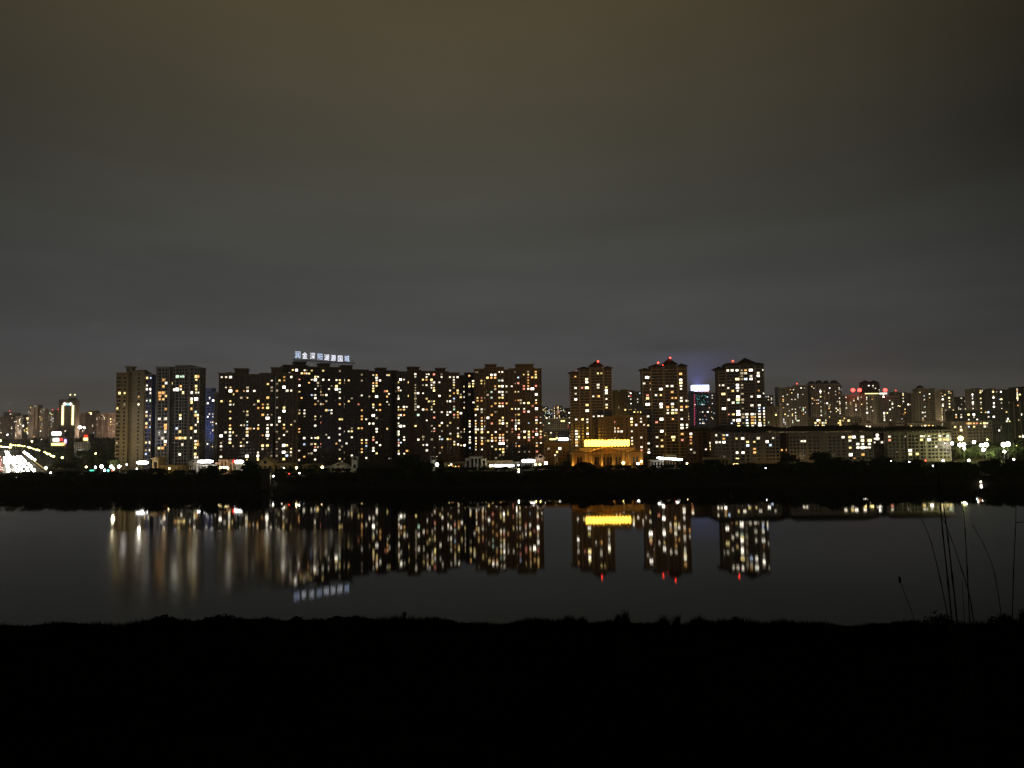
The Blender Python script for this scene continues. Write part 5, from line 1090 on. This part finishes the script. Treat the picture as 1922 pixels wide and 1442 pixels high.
# trees that stand out
for px, top, wpx, D_, lb in [
  (468, 864, 34, 545, 'round dark tree left of the ochre gabled house'), (770, 853, 66, 548, 'big dark dome-shaped tree left of the grey bell tower'),
  (215, 860, 22, 600, 'pale green tree lit by the crossing lamps, below the leftmost near tower'), (549, 877, 14, 552, 'small lit tree by the first warm glaring lamp'), (590, 872, 26, 556, 'lit tree between the two warm glaring lamps'),
  (1063, 864, 20, 556, 'lit grey-green tree left of the palace'), (1046, 874, 20, 550, 'low lit bushy tree left of the palace'), (1096, 866, 30, 548, 'dark tree in front of the left palace wing'),
  (1335, 862, 36, 552, 'dark tree right of the curved white light'), (1482, 853, 34, 560, 'dark domed tree before the left end of the long pale low block'), (1540, 849, 50, 562, 'widest dark domed tree before the long pale low block'),
  (1572, 858, 30, 560, 'dark tree at the right flank of the widest domed tree'), (1655, 858, 44, 562, 'dark tree before the link with two glaring windows'), (1716, 862, 40, 560, 'dark tree below the glaring ground-floor window'),
  (115, 862, 22, 640, 'yellow-lit tree under the yellow-green lamp'), (132, 866, 22, 640, 'yellow-lit tree right of the yellow-green lamp'), (103, 868, 18, 635, 'yellow-lit bush left of the yellow-green lamp'), (152, 872, 22, 625, 'dim green tree left of the crossing'),
  (1905, 834, 34, 615, 'bright green tree lit at the right picture edge'), (1870, 836, 26, 615, 'green-lit tree left of the rightmost glaring pair'), (1830, 838, 22, 612, 'yellow-green tree between the paired lamps and the trio'), (1793, 840, 18, 612, 'yellow-green tree at the right end wall of the last low block'), (1815, 845, 20, 606, 'low dark tree under the paired lamps'), (1858, 846, 20, 606, 'low green tree right of the lamp trio')]:
    x = P(px, 860, D_).x; g_ = gz(x, D_); tree(x, D_, g_, zz(px, top, D_) - g_, wpx / F * D_, lb, None, hash_(lb))
for i in range(70):                                     # the park on the plain at left
    px = rg.uniform(70, 225); D_ = rg.uniform(660, 1300)
    x = P(px, 830, D_).x
    q = Vector((x, D_, 9)) - e0; q.z = 0
    if q.dot(side) > -22: continue
    tree(x, D_, gz(x, D_), rg.uniform(8, 13), rg.uniform(9, 15), 'dark tree of the park on the left plain', 'dark park trees on the left plain', i)
for i in range(30):                                     # right-hand park
    px = rg.uniform(1785, 1940); D_ = rg.uniform(625, 730); x = P(px, 840, D_).x
    tree(x, D_, gz(x, D_), rg.uniform(7, 12), rg.uniform(8, 13), 'hazy tree of the street park right of the low row', 'trees of the street park at right', i)

# distant woods: one mass
rg = random.Random(5); wd = MB()
for i in range(9000):
    px = rg.uniform(-40, 235) if i % 3 else rg.uniform(1780, 1960)
    D_ = rg.uniform(1250, 2050) if i % 3 else rg.uniform(740, 900)
    x = P(px, 815, D_).x; g_ = gz(max(-900, min(900, x)), D_)
    c_ = Vector((x, D_, g_ + rg.random() * (9 + 3 * math.sin(x * .05) * math.sin(D_ * .03)))); u = Vector((rg.gauss(0, 1), rg.gauss(0, 1), rg.gauss(0, 1))).normalized(); w = u.orthogonal().normalized(); s_ = rg.uniform(1.5, 3.5)
    wd.poly([c_ - u * s_, c_ + w * s_ * .7, c_ + u * s_, c_ - w * s_ * .7], [(0, 1, 2, 3)], LEAF[i % 3])
tag(wd.build('woodland'), 'dark far-off woods on the plain in front of the skyline', 'woodland', kind='stuff')
# undergrowth on the bank
rg = random.Random(6); ug = MB()
for i in range(16000):
    x = rg.uniform(-380, 380); d = rg.uniform(0.3, 34)
    if i % 6 == 0: x = rg.uniform(-420, -240); d = rg.uniform(20, 75)
    elif i % 11 == 0: x = rg.uniform(270, 400); d = rg.uniform(20, 75); y = shore(x) + d
    c_ = Vector((x, y, gz(x, y) + rg.random() ** 1.6 * (2.2 + 1.2 * math.sin(x * .19) + min(d, 10) * .12))); u = Vector((rg.gauss(0, 1), rg.gauss(0, 1), rg.gauss(0, 1.2))).normalized(); w = u.orthogonal().normalized(); s_ = rg.uniform(.3, .8)
    ug.poly([c_ - u * s_, c_ + w * s_ * .5, c_ + u * s_, c_ - w * s_ * .5], [(0, 1, 2, 3)], LEAF[i % 3])
tag(ug.build('undergrowth'), 'dark undergrowth covering the far bank slope', 'undergrowth', kind='stuff')

# ------------------------------------------------------------------ foreground
GRS = mat('night_grass', (.008, .008, .004), .95, .3, 2, spec=0)
rg = random.Random(8); gb = MB()
for i in range(26000):
    y = 30.6 - rg.random() ** 1.7 * 27; x = rg.uniform(-1, 1) * (y * .78 + 1.5)
    if i % 3 == 0: y = rg.uniform(28.6, 30.8)
    hgt = rg.uniform(.05, .16) * (1 + .9 * max(0, math.sin(x * .8 + 1.2 * math.sin(x * .31)))) ; z = hz(x, y) - .02; a = rg.uniform(0, 3.14); w = .012 + .006 * (y > 20); bx, by = rg.gauss(0, .35) * hgt, rg.gauss(0, .35) * hgt
    cxx, sxx = math.cos(a) * w, math.sin(a) * w
    gb.poly([(x - cxx, y - sxx, z), (x + cxx, y + sxx, z), (x + bx, y + by, z + hgt)], [(0, 1, 2)], GRS)
tag(gb.build('grass'), 'short black grass on the near hillside', 'grass', kind='stuff')
def tuft(px, top, wpx, D_, lb, n=160, spiky=True, seed=1):
    x = P(px, 1160, D_).x; z = hz(x, D_); hgt = max(.15, zz(px, top, D_) - z); wd_ = wpx / F * D_ / 2
    r = thing('shrub', lb, 'shrub', (x, D_, z)); g = random.Random(seed); b_ = MB(); s_ = MB()
    for i in range(n):
        a = g.gauss(0, .45) * wd_; yy_ = g.gauss(0, .3) * wd_; hh = hgt * g.uniform(.35, 1) * max(.3, 1 - abs(a) / wd_ * .7)
        if spiky: b_.poly([(a - .015, yy_, -.03), (a + .015, yy_, -.03), (a + g.gauss(0, .25) * hh, yy_ + g.gauss(0, .1) * hh, hh)], [(0, 1, 2)], GRS)
        else:
            u = Vector((g.gauss(0, 1), g.gauss(0, 1), g.gauss(0, 1))).normalized(); w = u.orthogonal().normalized(); q = .055; c_ = Vector((a, yy_, hh * g.uniform(.3, 1)))
            b_.poly([c_ - u * q, c_ + w * q * .6, c_ + u * q, c_ - w * q * .6], [(0, 1, 2, 3)], GRS)
    for i in range(7):
        a = g.gauss(0, .3) * wd_; s_.tube([(a * .5, 0, -.05), (a, 0, hgt * .75)], [.012, .005], 4, GRS)
    b_.build('leaves', r); s_.build('stem', r)
tl_ = [(305, 1153, 60, 'low bumpy shrub on the near edge far left', 0), (410, 1156, 70, 'wide flat shrub on the near edge left of the character reflections', 0), (556, 1156, 34, 'rounded shrub below the reflected characters', 0), (632, 1157, 34, 'rounded shrub right of the reflected characters', 0),
       (1070, 1150, 40, 'low grass tuft left of the orange reflection foot', 1), (1092, 1152, 30, 'small grass tuft right below the orange reflection', 1), (1174, 1138, 14, 'tallest thin tuft below the orange reflection', 1), (1160, 1148, 14, 'thin tuft left of the tallest one', 1), (1245, 1147, 34, 'broad spiky tuft with three tips', 1), (1270, 1147, 20, 'spiky tuft right of the three-tipped one', 1), (1312, 1151, 40, 'low spiky tuft second from right', 1), (1380, 1154, 14, 'tiny lone tuft on the bare edge', 1),
       (1765, 1146, 70, 'dark shrub at the foot of the tall stems', 0), (1885, 1148, 60, 'dark shrub left of the right picture corner', 0), (1920, 1140, 24, 'dark shrub cut by the right picture edge', 0)]
for i, (px, top, w_, lb, sp_) in enumerate(tl_): tuft(px, top, w_, 29.6, lb, 170 if sp_ else 420, bool(sp_), i)
# stump and a glint put in as a lone pale stalk
x = P(759, 1160, 29.8).x; z = hz(x, 29.8); r = thing('post', 'short dark post standing on the near edge', 'post', (x, 29.8, z))
MB().tube([(0, 0, -.2), (0, 0, .2)], [.07, .06], 8, WOODD).build('shaft', r); MB().ball((0, 0, .25), .09, .09, .08, WOODD).build('cap', r)
x = P(861, 1160, 29.8).x; z = hz(x, 29.8)
r = thing('sliver', 'painted glint, a tiny pale stalk right of the dark post', 'glint', (x, 29.8, z)); MB().tube([(0, 0, -.05), (-.03, 0, .16)], [.008, .004], 5, mat('glint_pale', (.6, .6, .5), .8, 0)).build('stem', r)
# tall bent grass stems at right, about 5 m away
REED = mat('dry_reed', (.020, .018, .012), .9, .2, 3, spec=0)
def stem(pts, lb, r0=.0045, head=False, nodes=5, D_=5.0, twig=None):
    pw = [P(px, py, D_ + .15 * i) for i, (px, py) in enumerate(pts)]
    base = Vector((pw[0].x, pw[0].y, hz(pw[0].x, pw[0].y))); r = thing('reed', lb, 'reed', base)
    q = [Vector((0, 0, -.02))] + [p - base for p in pw]
    # smooth
    fine = []
    for i in range(len(q) - 1):
        a = q[max(0, i-1)]; b_ = q[i]; c_ = q[i+1]; d_ = q[min(len(q)-1, i+2)]
        for s_ in range(6):
            t_ = s_ / 6; fine.append(.5 * ((2*b_) + (c_-a)*t_ + (2*a-5*b_+4*c_-d_)*t_*t_ + (3*b_-a-3*c_+d_)*t_**3))
    fine.append(q[-1]); n_ = len(fine)
    m_ = MB().tube(fine, [r0 * (1 - .55 * i / (n_-1)) * (1.5 if i % 6 == 5 else 1) for i in range(n_)], 6, REED); m_.build('stem', r)
    if head: MB().ball(tuple(fine[int(n_*.86)]), .010, .010, .028, REED, 8, 6).build('seed_head', r)
    if twig:
        a = fine[int(n_ * twig[0])]; MB().tube([a, a + Vector(twig[1])], [.003, .001], 5, REED).build('leaf', r)
stem([(1789, 1230), (1780, 1165), (1762, 1075), (1745, 1010), (1730, 975)], 'leftmost of the closely grouped tall reeds, leaning left')
stem([(1789, 1240), (1786, 1165), (1778, 1080), (1768, 985), (1762, 905), (1756, 870)], 'thick nearly straight reed, second of the tall group', .0065)
stem([(1800, 1240), (1796, 1165), (1786, 1070), (1778, 1000), (1771, 950), (1768, 925)], 'thick nearly straight reed, third of the tall group', .0065)
stem([(1832, 1240), (1822, 1130), (1802, 1060), (1785, 1010), (1770, 975), (1755, 962)], 'arching reed crossing the two thick ones at its tip', .004)
stem([(1824, 1240), (1820, 1165), (1815, 1060), (1811, 990), (1808, 955)], 'upright reed right of the two thick ones', .005)
stem([(1886, 1230), (1880, 1160), (1865, 1070), (1845, 1020), (1825, 985)], 'faint slanting reed right of the group', .0035)
stem([(1899, 1240), (1900, 1160), (1903, 1060), (1906, 990), (1907, 950)], 'upright reed near the right edge with a side leaf', .0045, twig=(.82, (.09, 0, .004)))
stem([(1722, 1230), (1716, 1165), (1700, 1120), (1691, 1095), (1686, 1080)], 'short reed with a thick seed head, left of the tall group', .003, head=True)
stem([(1812, 1240), (1810, 1165), (1807, 1110), (1806, 1090)], 'short thin reed between the arching and upright ones', .003)

# ------------------------------------------------------------------ haze
HAZE = True
if HAZE:
    hm = bpy.data.materials.new('haze'); hm.use_nodes = True; t = hm.node_tree; t.nodes.clear()
    o_ = t.nodes.new('ShaderNodeOutputMaterial'); v = t.nodes.new('ShaderNodeVolumePrincipled')
    v.inputs['Color'].default_value = (.85, .83, .80, 1); v.inputs['Density'].default_value = 0.00010; v.inputs['Anisotropy'].default_value = 0.3
    t.links.new(v.outputs[0], o_.inputs['Volume'])
    hb = MB().box(-2200, 2200, -60, 3400, -4, 190, hm).build('haze'); tag(hb, 'thin night haze over the river and the town', 'haze', kind='stuff')
print('objects', len(bpy.data.objects))
